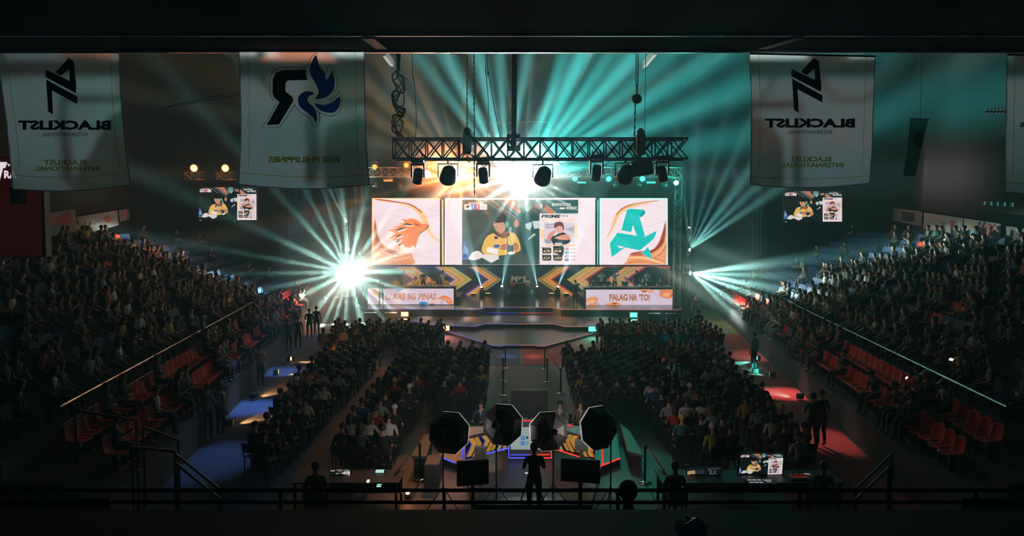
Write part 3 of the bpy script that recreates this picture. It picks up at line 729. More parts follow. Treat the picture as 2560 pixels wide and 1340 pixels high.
t = thing('panel_lamp', 'square grid panel lamp tilted under the long truss', 'lamp', at(1605, 420, YT))
Rm = Matrix.Rotation(math.radians(-9), 3, 'Y')
c = at(1605, 420, YT)
b = MB(); b.cbox(c, (.82, .22, .6), FX, Rm, .03); b.build('housing', t)
b = MB()
for k in range(7): b.cbox(c + Rm @ Vector((-.33 + .11 * k, -.125, 0)), (.015, .03, .56), ALU, Rm)
for k in range(5): b.cbox(c + Rm @ Vector((0, -.125, -.24 + .12 * k)), (.76, .03, .015), ALU, Rm)
b.build('grille', t)
b = MB(); b.tube([c + Vector((-.2, 0, .28)), c + Vector((-.2, 0, .5))], .02, FX).tube([c + Vector((.2, 0, .28)), c + Vector((.2, 0, .5))], .02, FX); b.build('clamp', t)
# rear row: warm lamps on one half, turquoise lamps on the other
OR, TE, WH = '#ff8a3c', '#39e6c8', '#e6fff8'
k = 0
for x, y, col, lab in ((937, 417, OR, 'first small glowing orange lamp from the left on the stage truss'), (1016, 413, OR, 'second small glowing orange lamp from the left on the stage truss'), (1103, 417, OR, 'third small glowing orange lamp from the left on the stage truss'),
                       (1398, 417, TE, 'glowing turquoise lamp nearest the white glare on the stage truss'), (1562, 420, TE, 'turquoise lamp on the stage truss behind the square panel lamp'),
                       (1437, 447, TE, 'small turquoise lamp under the stage truss near the white glare'), (1522, 447, TE, 'small turquoise lamp under the stage truss, middle of three'), (1606, 447, TE, 'small turquoise lamp under the stage truss, right of three'), (1690, 457, WH, 'white lamp at the right end of the stage truss')):
    par_can(lab, at(x, y, YR - .5), (0, -1, -.15), .2, FX, em(col, 3.5))
for x, y, col, lab in ((970, 451, OR, 'orange glowing bar lamp under the stage truss'), (1454, 456, TE, 'turquoise glowing bar lamp under the stage truss near the white glare'), (1628, 456, TE, 'turquoise glowing bar lamp under the stage truss near its right end')):
    t = thing('bar_lamp', lab, 'lamp', at(x, y, YR - .3))
    b = MB(); box_px(b, x - 12, y - 5, x + 12, y + 3, YR - .3, .2, FX); b.build('housing', t)
    b = MB(); box_px(b, x - 11, y - 1.5, x + 11, y + 2, YR - .34, .04, em(col, 2.0)); b.build('lens', t)
    a = at(x, y - 5, YR - .2); MB().tube([a, a + Vector((0, .05, .25))], .03, FX).build('clamp', t)
for x, lab in ((937, 'first from the left'), (1001, 'second from the left'), (1538, 'third from the right'), (1599, 'second from the right'), (1663, 'first from the right')):
    par_can('small dark spot lamp hanging below the stage truss, %s' % lab, at(x, 464, YR - .2), (0, -.6, -1), .17, FX)
# the big glaring lamps
def glare(label, x, y, Y, r, col, s, dirn=(0, -1, -.12)):
    p = at(x, y, Y)
    return par_can(label, p, dirn, r, FX, em(col, s), name='stage_lamp'), p + Vector((0, -r * .8, -r * .09))
L_white, P_white = glare('glaring white lamp in the middle of the stage truss', 1312, 440, YR - 1.0, .5, '#f2ffff', 60)
L_white2, P_white2 = glare('bright white lamp just left of the glaring middle lamp', 1268, 439, YR - 1.0, .34, '#f0fbff', 30)
L_or, P_or = glare('glaring orange lamp under the long box truss', 1150, 437, YR - 1.0, .42, '#ffb878', 30)
L_or2, P_or2 = glare('smaller glaring orange lamp beside the large moving head lamp', 1068, 435, YR - 1.0, .32, '#ffa25e', 25)
L_or3, P_or3 = glare('small pale orange lamp between orange glare and white glare', 1233, 437, YR - 1.0, .2, '#ffd9b8', 10)
# lamps on the sides of the stage
def side_lamp(label, x, y, d, col, s, r):
    p = at(x, y, YR - .6)
    return moving_head(label, p, d, r / .2, FX, em(col, s)), p + Vector(d).normalized() * (r * 2.3)
S_star, P_star = side_lamp('glaring white lamp on the left side of the stage', 875, 681, (0, -1, .12), '#f0fffb', 60, .15)
S_l1, P_l1 = side_lamp('small white lamp halfway up the left stage tower', 873, 631, (-.1, -.3, 1), '#e6fff6', 12, .09)
S_l2, P_l2 = side_lamp('small white lamp high on the left stage tower', 866, 561, (-.1, -.3, 1), '#e6fff6', 12, .09)
S_r1, P_r1 = side_lamp('glaring white lamp on the right side of the stage', 1716, 683, (.8, -.6, .05), '#f4ffff', 40, .15)
S_r2, P_r2 = side_lamp('white lamp halfway up the right stage tower', 1721, 632, (.4, -.3, 1), '#f4ffff', 16, .09)
S_r3, P_r3 = side_lamp('small white lamp high on the right stage tower', 1722, 575, (.1, -.3, 1), '#eafff8', 8, .09)
for side, xs in (('left', 872), ('right', 1719)):
    a = at(xs, 700, YR - .4)
    t = thing('lamp_stand', 'tall steel stand carrying the side lamps at the %s end of the stage' % side, 'lamp stand', (a.x, a.y, 0))
    MB().tube([(a.x, a.y + .18, 0.05), (a.x, a.y + .18, at(xs, 545, YR).z)], .05, STEEL, 8).build('pole', t)
    MB().box((a.x - .4, a.y - .1, 0), (a.x + .4, a.y + .25, .05), STEEL, .01).build('base_plate', t)
# beam lamps standing at the back of the stage
beams = []
YB = 56.8
for x, y, tgt, box, lab in ((1205, 721, (1187, 664), 1, 'outer left'), (1254, 719, (1268, 640), 0, 'inner left'), (1343.5, 719.5, (1328, 640), 0, 'inner right'), (1394, 720, (1418, 655), 1, 'outer right')):
    p = at(x, y, YB); d = (at(*tgt, YB) - p).normalized() + Vector((0, -.12, 0))
    t = thing('beam_lamp', 'small white beam lamp at the back of the stage, %s of four' % lab, 'lamp', p)
    z0 = .951
    MB().box((p.x - .2, YB - .2, z0), (p.x + .2, YB + .2, p.z - .12), BLACK, .02).build('base', t)
    MB().ball(p, .12, FX).build('head', t, True)
    MB().ball(p + d * .09, .085, em('#f6fffa', 14)).build('lens', t, True)
    spot('beam', p + d * .2, p + d * 5, 13 if box == 0 else 15, 80000, '#eafff8', .25, .03, parent=t)
for x, lab in ((1184, 'first'), (1220, 'second'), (1379, 'third'), (1416, 'fourth')):
    p = at(x, 734, YB + .6)
    t = thing('floor_uplight', 'low warm floor light under the chevron wall, %s from the left' % lab, 'lamp', p)
    MB().box((p.x - .2, p.y - .1, .951), (p.x + .2, p.y + .1, 1.16), BLACK, .02).build('housing', t)
    MB().box((p.x - .17, p.y - .08, 1.161), (p.x + .17, p.y + .08, 1.17), em('#ffb070', 6)).build('lens', t)
    spot('wash', p + Vector((0, .0, .25)), p + Vector((0, .6, 2)), 70, 60, '#ffb274', .6, .08, parent=t)
# foot lights at the corners of the steps
for x, y, z, col, sc, lab in ((1012, 785.5, .45, '#ff8f60', .27, 'orange floor light on the left corner of the middle stage step'), (1113.5, 821, .2, '#ff8f60', .27, 'orange floor light on the left corner of the lowest stage step'),
                              (1584, 787.5, .45, '#38efc6', .27, 'turquoise floor light on the right corner of the middle stage step'), (1481, 823.5, .2, '#38efc6', .26, 'turquoise floor light on the right corner of the lowest stage step')):
    g = on(x, y + 9, z)
    t = thing('floor_light', lab, 'lamp', g)
    MB().box((g.x - sc, g.y, z + .06), (g.x + sc, g.y + .14, z + .42), BLACK, .02).build('housing', t)
    MB().box((g.x - sc * .85, g.y - .012, z + .1), (g.x + sc * .85, g.y - .001, z + .38), em(col, 7)).build('lens', t)
    MB().box((g.x - sc * .5, g.y, z + .001), (g.x + sc * .5, g.y + .2, z + .06), BLACK).build('foot', t)
    spot('wash', g + Vector((0, -.05, .25)), g + Vector((XC * .3 - g.x * .15, -4, .6)), 120, 220, col, .6, .15, parent=t)
    point('glow', g + Vector((0, -.25, .25)), 25, col, .12, parent=t)
# flood lights over the left side screen
for x, lab in ((487, 'left'), (565, 'right')):
    par_can('orange flood light above the left side screen, %s of two' % lab, at(x, 420, YR), (0, -1, -.2), .3, FX, em('#ff9a55', 9), hang=False, name='flood_light')
    point('glow', at(x, 420, YR) + Vector((0, -.5, 0)), 60, '#ff8a48', .2)
    a, c = at(x - 24, 440, YR), at(x + 24, 440, YR)
    truss('lamp_truss', 'small grey lattice frame under the %s orange flood light' % lab, (a.x, YR + .1, a.z), (c.x, YR + .1, c.z), .3, .5, RT, 3, .025, 'frame')
# ---------------------------------------------------------------- chains, hoists and cables
def chain(label, p, q, r, name='hoist_chain'):
    p, q = Vector(p), Vector(q); n = max(4, int((q - p).length / (r * 5))); b = MB()
    for i in range(n):
        a, c = p.lerp(q, i / n), p.lerp(q, (i + 1) / n)
        b.bar(a, c + (c - a) * .3, r * 2.2 if i % 2 else r * .8, r * .8 if i % 2 else r * 2.2, STEEL)
    return tag(b.build(name), label, 'chain')
def cable(label, pts, r, name='hanging_cable', m=None, n=5, cat='cable', group=None):
    P = [Vector(p) for p in pts]; out = []
    for i in range(len(P) - 1):
        p0, p1, p2, p3 = P[max(i - 1, 0)], P[i], P[i + 1], P[min(i + 2, len(P) - 1)]
        for s in range(n):
            t = s / n
            out.append(0.5 * (2 * p1 + (p2 - p0) * t + (2 * p0 - 5 * p1 + 4 * p2 - p3) * t * t + (3 * p1 - p0 - 3 * p2 + p3) * t ** 3))
    out.append(P[-1])
    return tag(MB().tube(out, r, m or BLACK, 5).build(name), label, cat, group)
def up(x, y, Y, top=23.98): p = at(x, y, Y); return Vector((p.x, p.y, top))
def hoist(label, x, y0, y1, Y):
    p, q = at(x, y0, Y), at(x, y1, Y)
    t = thing('chain_hoist', label, 'hoist', q)
    c = (p + q) / 2
    MB().cbox(c, (.34, .3, (p.z - q.z) * .62), mat('hoist_rust', (.06, .025, .015), .5), None, .05).build('motor', t)
    MB().lathe([(.05, 0), (.13, .06), (.15, .2), (.05, .32)], STEEL, (p.x, p.y, p.z - .32), None, 10).build('hook_block', t, True)
    MB().tube([(c.x, c.y, q.z + .2), (c.x, c.y, q.z + .02), (c.x + .08, c.y, q.z - .06), (c.x + .12, c.y, q.z + .05)], .025, STEEL, 6).build('hook', t)
    return t
hoist('rust brown chain hoist at the left third of the long truss', 1168, 318, 402, YT - .35)
hoist('rust brown chain hoist at the right end of the long truss', 1602, 320, 402, YT - .35)
chain('steel chain going up from the left hoist', at(1168, 320, YT - .35), up(1168, 120, YT - .35), .022)
chain('long steel chain hanging below the long truss to the screen top', at(1186, 492, YT - .45), up(1186, 120, YT - .45), .022)
chain('steel chain beside the ball shaped pulley', at(1585, 400, YT - .4), at(1588, 262, YT - .4), .025)
t = thing('pulley_block', 'ball shaped pulley block over the right hoist', 'pulley', at(1592, 247, YT - .4))
p = at(1592, 247, YT - .4); MB().ball(p, (.2, .16, .19), STEEL).build('shell', t, True); MB().tube([p + Vector((0, 0, .19)), p + Vector((0, 0, .55))], .035, STEEL).build('shackle', t)
for k, (x, dx) in enumerate(((1583, 6), (1592, 0), (1600, -4))): cable('steel rope above the ball shaped pulley, %s of three' % ('left', 'middle', 'right')[k], [p + Vector(((x - 1592) / 64 * .3, -.02 * k, .5)), up(x, 130, YT - .4 - .02 * k)], .014)
cable('slack cable drooping right of the ball shaped pulley', [at(1612, 345, YT - .5), at(1613, 250, YT - .5), up(1614, 130, YT - .5)], .012)
for k, (pts, lab) in enumerate((([(1033, 400), (1041, 300), (1035, 200), (1030, 120)], 'thin cable hanging from the roof near the knotted bundle'), ([(1219, 345), (1221, 260), (1214, 170), (1215, 120)], 'left one of two slack cables left of the pole'), ([(1251, 345), (1236, 270), (1222, 180), (1219, 120)], 'right one of two slack cables left of the pole'))):
    P_ = [at(x, y, YT - .5 - .1 * k) for x, y in pts]; cable(lab, P_ + [Vector((P_[-1].x, P_[-1].y, 23.98))], .014)
rb = random.Random(4)
bundle = thing('cable_bundle', 'knotted black cable bundle hanging left of the long truss', 'cable', at(994, 342, 22))
for k in range(6):
    pts = [at(994 + k * 3, 342, 22 + .05 * k)]
    for y in (318, 300, 282, 262, 240, 222, 200, 178): pts.append(at(994 + rb.uniform(-16, 19) * (1 if 195 < y < 320 else .3), y + rb.uniform(-14, 14), 22 + .05 * k + rb.uniform(-.15, .15)))
    pts += [at(993 + k * 1.5, 140, 22 + .05 * k), at(993 + k * 1.5, 60, 22 + .05 * k)]
    o = cable('strand', pts, (.03, .018, .024, .014, .02, .016)[k], 'strand', cat=None); del o['label']; o.data.transform(Matrix.Translation(-Vector(bundle.location))); o.parent = bundle
for k, pts in enumerate(([(420, 266), (480, 252), (540, 240), (640, 224)], [(400, 272), (470, 259), (560, 244), (640, 231)])):
    cable('%s of two orange-lit cables strung beside the flame emblem banner' % ('upper', 'lower')[k], [at(x, y, 20) for x, y in pts], .009, 'strung_cable', ALU)
for k, x in enumerate((703, 711, 722)): cable('thin rope hanging left of the stage, %s of three' % ('left', 'middle', 'right')[k], [at(x, 690, 52), at(x, 480, 52), up(x, 300, 52)], .02, 'hanging_rope', mat('rope_grey', (.06, .06, .06), .8))
for k, x in enumerate((1883, 1892, 1902, 2160, 2170)): cable('thin rope hanging beside the right side screen, %s from the stage' % ('first', 'second', 'third', 'fourth', 'fifth')[k], [at(x, 640, 52), at(x, 480, 52), up(x, 300, 52)], .02, 'hanging_rope', mat('rope_grey', (.06, .06, .06), .8))
rb = random.Random(9)
for k in range(9):                                  # cable loops drooping under the long truss
    x = 1035 + k * 74 + rb.uniform(-20, 20); wd = rb.uniform(25, 50); dr = rb.uniform(8, 22)
    cable('black cable loop under the long truss, %s from the left' % ('first', 'second', 'third', 'fourth', 'fifth', 'sixth', 'seventh', 'eighth', 'ninth')[k], [at(x, 400, YT - .1), at(x + wd * .3, 400 + dr, YT - .1), at(x + wd * .7, 400 + dr * .8, YT - .1), at(x + wd, 399, YT - .1)], .013, 'cable_loop')
# pale frame on the rear wall, roof purlins
cable('pale crooked steel frame high behind the long truss', [at(x, y, 65.9) for x, y in ((1214, 332), (1224, 308), (1226, 305), (1262, 307), (1290, 307), (1330, 305), (1368, 306), (1372, 309), (1386, 334))], .06, 'steel_gantry', mat('pale_steel', (.7, .75, .74), .4), 2, 'frame')
for k, X in enumerate((-20, -14, -9, -4.5, 5.5, 10, 15, 21)):
    struct(MB().bar((X, 20, 18.6), (X, 65.5, 18.6), .25, .5, mat('purlin_steel', (.2, .2, .2), .4, .5)).build('trim_%d' % (k + 1)))
# ---------------------------------------------------------------- broadcast screens to the sides
def side_screen(label, x0, x1, y0, y1, Y, name='side_screen', gain=1.0):
    t = thing(name, label, 'screen', at((x0 + x1) / 2, y1, Y))
    b = MB(); box_px(b, x0 - 1, y0 - 1, x1 + 1, y1 + 1, Y, .25, BLACK); b.build('frame', t)
    b = MB(); b.face([at(x, y, Y - .01) for x, y in ((x0, y1), (x1, y1), (x1, y0), (x0, y0))], em('#5a6a70', gain * .5, True)); b.build('panel', t, fix=False)
    P = Pic(lambda x, y, h: at(x, y, Y - .02 - h), gain); P.w = (x1 - x0) / 2160; P.deep = DEEP
    live_picture(P, lambda x, y: (x0 + (x - 40) / 2160 * (x1 - x0), y0 + (y - 70) / 1215 * (y1 - y0))); P.build('picture', t)
    return t
side_screen('hanging screen with the yellow-shirted player left of the stage', 497, 641, 468, 550, 50)
side_screen('hanging screen with the yellow-shirted player right of the stage', 1960, 2105, 478, 554, 50)
# red LED board in the corner
t = thing('led_board', 'dim red LED board with white letters behind the left banner', 'LED board', at(20, 640, 24))
b = MB(); box_px(b, -90, 392, 106, 642, 24, .3, BLACK); b.build('frame', t)
P = Pic(lambda x, y, h: at(x, y, 23.98 - h), 1.0)
P.rect(-88, 394, 104, 640, '#3b0d10', 1, .3)
P.poly([(-12, 405), (16, 405), (14, 420), (8, 420), (-8, 480), (-22, 480), (-4, 420), (-14, 420)], '#f2ecf4', 2, .9); P.text('RA', 10, 426, 42, 446, '#efe6ee', 2, 0, .04, g=.9); P.text('iv', 12, 406, 30, 416, '#efe6ee', 2, .2, .02, g=.8)
P.build('picture', t)
b = MB(); a = at(45, 490, 23.7); b.box((a.x - .18, 23.55, a.z - .25), (a.x + .18, 23.85, a.z + .3), BLACK, .03); b.build('speaker', t)
# ---------------------------------------------------------------- roof beam over the gallery
YBM = 9.0
BEAMW = mat('beam_flange', (.7, .7, .7), .28, .6)
z1 = at(1280, 124, YBM).z
struct(MB().box((-14, -2.9, z1 + .012), (14, YBM + .2, z1 + .3), mat('soffit', (.008, .009, .011), .9)).build('ceiling_gallery'))
def metal_strip(nm, y0, y1, x0, x1, parent):
    """sheet strip under the edge, its face turned a little towards the hall"""
    b = MB(); dz = (y1 - y0) * .125
    b.add([(x0, y0, z1 - dz), (x1, y0, z1 - dz), (x1, y1, z1), (x0, y1, z1), (x0, y0, z1 + .0118), (x1, y0, z1 + .0118), (x1, y1, z1 + .0118), (x0, y1, z1 + .0118)], [(0, 3, 2, 1), (4, 5, 6, 7), (0, 1, 5, 4), (1, 2, 6, 5), (2, 3, 7, 6), (3, 0, 4, 7)], BEAMW)
    return b.build(nm, parent)
t = struct(metal_strip('trim_roof_edge', YBM + .1, YBM + .2, -14, 14, None))
yu = on(1280, 90.5, z1).y
metal_strip('metal_strip', yu - .05, yu + .03, -14, 14, t)
for x0, x1, w in ((903, 940, 30), (1985, 1893, 26)):
    p, q = on(x0, 92, z1), on(x1, 123, z1)
    wx = w / F * 8.5
    d = Vector((0, 0, .02))
    MB().prism([p - d, p - d + Vector((wx, 0, 0)), q + Vector((wx, 0, 0)), q], (0, 0, .0115), mat('brace_white', (.75, .75, .73), .4)).build('brace', t)
# ---------------------------------------------------------------- banners
INK = mat('banner_ink', (.006, .008, .012), .8); NAVY = cloth('banner_navy', (20, 60, 150), .7); OLIVE = cloth('banner_olive', (175, 170, 40), .7); YLW = cloth('banner_stitch', (215, 190, 60), .7)
CL = cloth('banner_cloth', (205, 226, 230), .55, .08)
def banner(label, L, R, bot, Y, ph, draw):
    """cloth hanging from the roof beam; L, R: edge points from top to bottom, bot: sag of the hem"""
    def edge(E, v):
        k = v * (len(E) - 1); i = min(int(k), len(E) - 2); f = k - i
        return (E[i][0] + (E[i + 1][0] - E[i][0]) * f, E[i][1] + (E[i + 1][1] - E[i][1]) * f)
    def wave(x, y): return .035 * math.sin(x * .035 + ph) * min(1, max(0, (y - 130) / 200)) + .02 * math.sin(y * .03 + x * .01 + ph)
    pos = lambda x, y, h: at(x, y, Y + wave(x, y) - h)
    t = thing('hanging_banner', label, 'banner', pos((L[0][0] + R[0][0]) / 2, L[0][1], 0))
    nu, nv = 24, 24; b = MB(); vs = []
    for j in range(nv + 1):
        l, r = edge(L, j / nv), edge(R, j / nv)
        for i in range(nu + 1):
            u = i / nu
            x = l[0] + (r[0] - l[0]) * u; y = l[1] + (r[1] - l[1]) * u + bot * (j / nv) ** 3 * math.sin(PI * u)
            vs.append(pos(x, y, 0))
    b.add(vs, [(j * (nu + 1) + i, j * (nu + 1) + i + 1, (j + 1) * (nu + 1) + i + 1, (j + 1) * (nu + 1) + i) for j in range(nv) for i in range(nu)], CL)
    b.build('cloth', t, True, fix=False)
    hem = [edge(L, j / 8) for j in range(9)] + [(edge(L, 1)[0] + (edge(R, 1)[0] - edge(L, 1)[0]) * i / 8, edge(L, 1)[1] + (edge(R, 1)[1] - edge(L, 1)[1]) * i / 8 + bot * math.sin(PI * i / 8)) for i in range(1, 9)] + [edge(R, 1 - j / 8) for j in range(1, 9)]
    MB().tube([pos(x, y, 0) for x, y in hem], .006, CL, 5).build('hem', t)
    MB().tube([pos(L[0][0], L[0][1] + 1, 0), pos(R[0][0], R[0][1] + 1, 0)], .012, STEEL, 6).build('rod', t)
    def strip(pts, w):
        P = Pic(lambda x, y, h: pos(x, y, h), 1, .006); P.line(pts, w, YLW, 2); return P
    P = Pic(pos, 1, .006)
    iw = (R[0][0] - L[0][0]) * .07
    inn = [(edge(L, j / 8)[0] + iw, edge(L, j / 8)[1]) for j in range(8)]; inr = [(edge(R, j / 8)[0] - iw, edge(R, j / 8)[1]) for j in range(8)]
    P.line(inn, 1.4, YLW, 1); P.line(inr, 1.4, YLW, 1)
    a, c = edge(L, .92), edge(R, .92); P.line([(a[0] + (c[0] - a[0]) * i / 8, a[1] + (c[1] - a[1]) * i / 8 + bot * .7 * math.sin(PI * i / 8)) for i in range(9)], 1.4, YLW, 1)
    P.build('stitching', t)
    for nm, fn in draw:
        P = Pic(pos, 1, .006); P.t = t; fn(P); P.build(nm, t)
    return t
def subdiv(pts, n=5):
    out = []
    for i, p in enumerate(pts):
        q = pts[(i + 1) % len(pts)]
        for k in range(n): out.append((p[0] + (q[0] - p[0]) * k / n, p[1] + (q[1] - p[1]) * k / n))
    return out
def blk(ox, oy, s):
    """drawers of the angular N emblem and its writing, in the first banner's own coordinates"""
    def z(x, y): return (ox + x * s, oy + y * s)
    def emb(P):
        for q in ([(415, 195), (690, 325), (688, 410), (410, 262)], [(500, 220), (620, 92), (668, 120), (690, 345), (632, 315), (628, 190), (552, 252)], [(418, 285), (700, 440), (700, 508), (470, 385), (480, 602), (435, 575)]):
            P.poly([z(*p) for p in q], INK, 3)
    def word(P): P.text('BLACKLIST', *z(165, 655), *z(1003, 742), INK, 3, 0, .05, True)
    def small(P):
        P.text('INTERNATIONAL', *z(372, 765), *z(790, 800), INK, 3, 0, 0, True)
    def low(P):
        P.text('BLACKLIST', *z(400, 1010), *z(785, 1058), OLIVE, 3, 0, .03, True); P.text('INTERNATIONAL', *z(315, 1068), *z(900, 1112), OLIVE, 3, 0, .03, True)
    return [('emblem', emb), ('lettering', word), ('lettering', small), ('lettering', low)]
banner('white hanging banner with mirrored BLACKLIST lettering at the far left', [(-12, 130), (2, 200), (20, 330), (32, 472)], [(297, 130), (303, 250), (311, 350), (326, 462)], 10, YBM + .05, 0.4, blk(0, 120, .2762))
banner('white hanging banner with mirrored BLACKLIST lettering right of the stage', [(1874, 133), (1879, 250), (1878, 380), (1876, 462)], [(2188, 140), (2184, 250), (2180, 380), (2174, 458)], 9, YBM + .05, 2.0, blk(1868, 120, .2686))
def zb(x, y): return (590 + x / 3.7235, 120 + y / 3.7235)
def flame_outline(P):
    W = mat('banner_line', (.01, .014, .02), .8)
    P.line([zb(*p) for p in ((665, 178), (420, 182), (360, 205), (320, 255), (312, 300), (316, 430), (340, 480), (378, 515), (245, 742), (410, 738), (548, 530))], 1.3, W, 2)
    P.line([zb(*p) for p in spl([(665, 178), (690, 100), (750, 45), (755, 110), (800, 190), (845, 240), (858, 160), (920, 230), (942, 320), (925, 400), (860, 490)], 4, False)], 1.3, W, 2)
    P.line([zb(*p) for p in spl([(880, 490), (930, 450), (960, 405), (990, 500), (970, 580), (900, 630), (820, 620), (760, 590)], 4, False)], 1.3, W, 2)
    P.line([zb(*p) for p in spl([(548, 530), (600, 600), (690, 660), (722, 732), (770, 690), (780, 630), (755, 580)], 4, False)], 1.3, W, 2)
def letter_r(P):
    P.poly([zb(*p) for p in ((655, 200), (430, 206), (370, 230), (342, 290), (340, 420), (355, 460), (405, 505), (285, 716), (400, 712), (535, 490), (520, 450), (460, 405), (460, 330), (480, 302), (665, 298), (650, 240))], INK, 3)
def flame_a(P): P.poly([zb(*p) for p in spl([(745, 68), (770, 160), (830, 240), (838, 295), (880, 240), (885, 200), (915, 280), (910, 380), (850, 450), (740, 475), (770, 410), (750, 350), (700, 260), (688, 190), (710, 120)], 4)], NAVY, 3)
def flame_b(P): P.poly([zb(*p) for p in spl([(965, 455), (965, 540), (910, 600), (820, 595), (760, 560), (735, 515), (820, 530), (900, 500)], 4)], NAVY, 3)
def flame_c(P): P.poly([zb(*p) for p in spl([(730, 425), (690, 405), (630, 410), (580, 460), (590, 540), (660, 600), (720, 650), (740, 700), (755, 640), (730, 560), (670, 500), (680, 450)], 4)], NAVY, 3)
def rsg(P): P.text('RSG PHILIPPINES', *zb(300, 1010), *zb(962, 1066), OLIVE, 3, 0, .04, True)
banner('white hanging banner with mirrored R and flame emblem left of the stage', [(598, 127), (601, 220), (603, 340), (597, 460)], [(910, 127), (912, 240), (914, 360), (924, 462)], 11, YBM + .05, 1.1,
       [('outline', flame_outline), ('emblem', letter_r), ('emblem', flame_a), ('emblem', flame_b), ('emblem', flame_c), ('lettering', rsg)])
def edge_e(P):
    P.text('TS', 2549, 306, 2586, 318, INK, 3, 0, .03, True)
banner('white hanging banner cut off at the right picture edge', [(2518, 136), (2516, 250), (2514, 380), (2512, 480)], [(2800, 136), (2796, 250), (2790, 380), (2784, 480)], 9, YBM + .05, 3.0, [('lettering', edge_e)])
# small tilted flag, skylight grille and lamps high in the right corner
t = thing('tilted_flag', 'narrow dim green flag hanging tilted high right of the stage', 'flag', at(2300, 295, 26))
b = MB(); b.prism([at(2276, 297, 26), at(2320, 300, 26), at(2304, 372, 26), at(2288, 440, 26), at(2258, 441, 26), at(2268, 372, 26)], (0, .01, 0), cloth('flag_cloth', (95, 150, 140), .6)); b.build('cloth', t)
P = Pic(lambda x, y, h: at(x, y, 25.99 - h), 1); P.poly(ell(2296, 350, 12, 24, 14), INK, 1); P.build('emblem', t)
MB().tube([at(2274, 296, 26), at(2324, 299, 26)], .02, STEEL).tube([at(2300, 297, 26), up(2302, 200, 26)], .008, STEEL).build('rod', t)
t = thing('roof_grille', 'small pale roof grille high at the right picture edge', 'grille', at(2490, 278, 30))
b = MB(); box_px(b, 2466, 270, 2512, 284, 30, .1, em('#5d7a78', .35)); b.build('panel', t)
b = MB()
for k in range(6): b.tube([at(2466 + k * 9, 284, 29.95), at(2471 + k * 9, 269, 29.95)], .02, BLACK, 4)
b.tube([at(2462, 279, 29.95), at(2516, 279, 29.95)], .03, BLACK, 4); b.build('bars', t)
for k, (x, y) in enumerate(((2461, 508), (2478, 509), (2494, 510), (2512, 511), (2531, 512))):
    p = at(x, y, 32); t = thing('wall_lamp', 'tiny teal lamp in a row over the right wall banners, %s from the stage' % ('first', 'second', 'third', 'fourth', 'fifth')[k], 'lamp', p)
    MB().box((p.x - .07, 31.98, p.z - .12), (p.x + .07, 32.1, p.z + .12), BLACK, .02).build('housing', t); MB().box((p.x - .05, 31.96, p.z - .09), (p.x + .03, 31.979, p.z + .09), em('#4a9c90', .5)).build('lens', t)
# printed banners on the parapets behind the upper rows
BW = mat('parapet_print', (.16, .15, .145), .8); BG = mat('parapet_grey', (.07, .08, .085), .8); RED = mat('print_red', (.2, .035, .03), .8); TEAL = mat('print_teal', (.05, .18, .2), .8); ORG = mat('print_orange', (.2, .1, .045), .8)
def wall_banner(label, side, pts, kind):
    """pts: four corners in the photograph (TL, TR, BR, BL), hung on the rear parapet of the stand"""
    q = 10.6
    def pos(x, y, h):
        u = (x - 1280) / F; lo, hi = 8.0, 70.0
        for _ in range(40):
            m = (lo + hi) / 2
            X = at(x, y, m).x
            if abs(X) < abs(stand_x(side, m, q)): lo = m
            else: hi = m
        return at(x, y, lo - h * 2)
    c = pos((pts[0][0] + pts[1][0]) / 2, pts[2][1], 0)
    t = thing('wall_banner', label, 'banner', c)
    P4 = [pos(x, y, 0) for x, y in pts]
    b = MB(); b.prism(P4, (side * .03, .03, 0), BG if kind == 'grey' else BW); b.build('cloth', t)
    P = Pic(pos, 1, .02)
    def z(u, v): return tuple((pts[0][i] * (1 - u) + pts[1][i] * u) * (1 - v) + (pts[3][i] * (1 - u) + pts[2][i] * u) * v for i in (0, 1))
    if kind == 'floral':
        for cu, cv, r, m in ((.3, .35, .22, ORG), (.65, .4, .25, RED), (.25, .72, .2, TEAL), (.5, .6, .14, TEAL), (.8, .25, .15, RED)): P.poly([z(cu + r * .7 * math.cos(a * .5236) * (1 + .3 * (a % 2)), cv + r * math.sin(a * .5236) * (1 + .3 * (a % 2))) for a in range(12)], m, 1 + cu)
    elif kind == 'script':
        P.line([z(u / 12 * .5 + .12, .5 + .13 * math.sin(u * 2.1)) for u in range(13)], 1.6, BG, 1); P.poly([z(.74 + .09 * math.cos(a * .6), .45 + .25 * math.sin(a * .6)) for a in range(10)], RED, 1)
    else:
        P.poly([z(.3, .15), z(.75, .15), z(.72, .8), z(.33, .85)], RED if side < 0 else INK, 1)
    P.build('print', t)
for a in (('colourful printed banner on the left stand parapet', -1, [(101, 536), (188, 523), (194, 579), (111, 594)], 'floral'), ('pale script banner beside the colourful one on the left stand', -1, [(192, 542), (293, 526), (297, 563), (200, 587)], 'script'),
          ('small dark banner at the stage end of the left stand parapet', -1, [(297, 526), (322, 522), (325, 548), (300, 555)], 'grey'), ('dim grey banner with red field at the near end of left parapet', -1, [(-2, 582), (96, 565), (98, 603), (-2, 622)], 'grey'),
          ('pale printed banner on the right stand parapet', 1, [(2310, 531), (2408, 545), (2405, 590), (2308, 571)], 'script'), ('flower patterned banner beside the pale one on right parapet', 1, [(2410, 545), (2502, 560), (2500, 612), (2408, 590)], 'floral'),
          ('dim banner with dark field at the stage end of right parapet', 1, [(2232, 520), (2306, 529), (2304, 566), (2232, 552)], 'grey'), ('dim blank banner at the near end of right parapet', 1, [(2515, 565), (2575, 574), (2575, 624), (2512, 615)], 'grey')):
    wall_banner(*a)
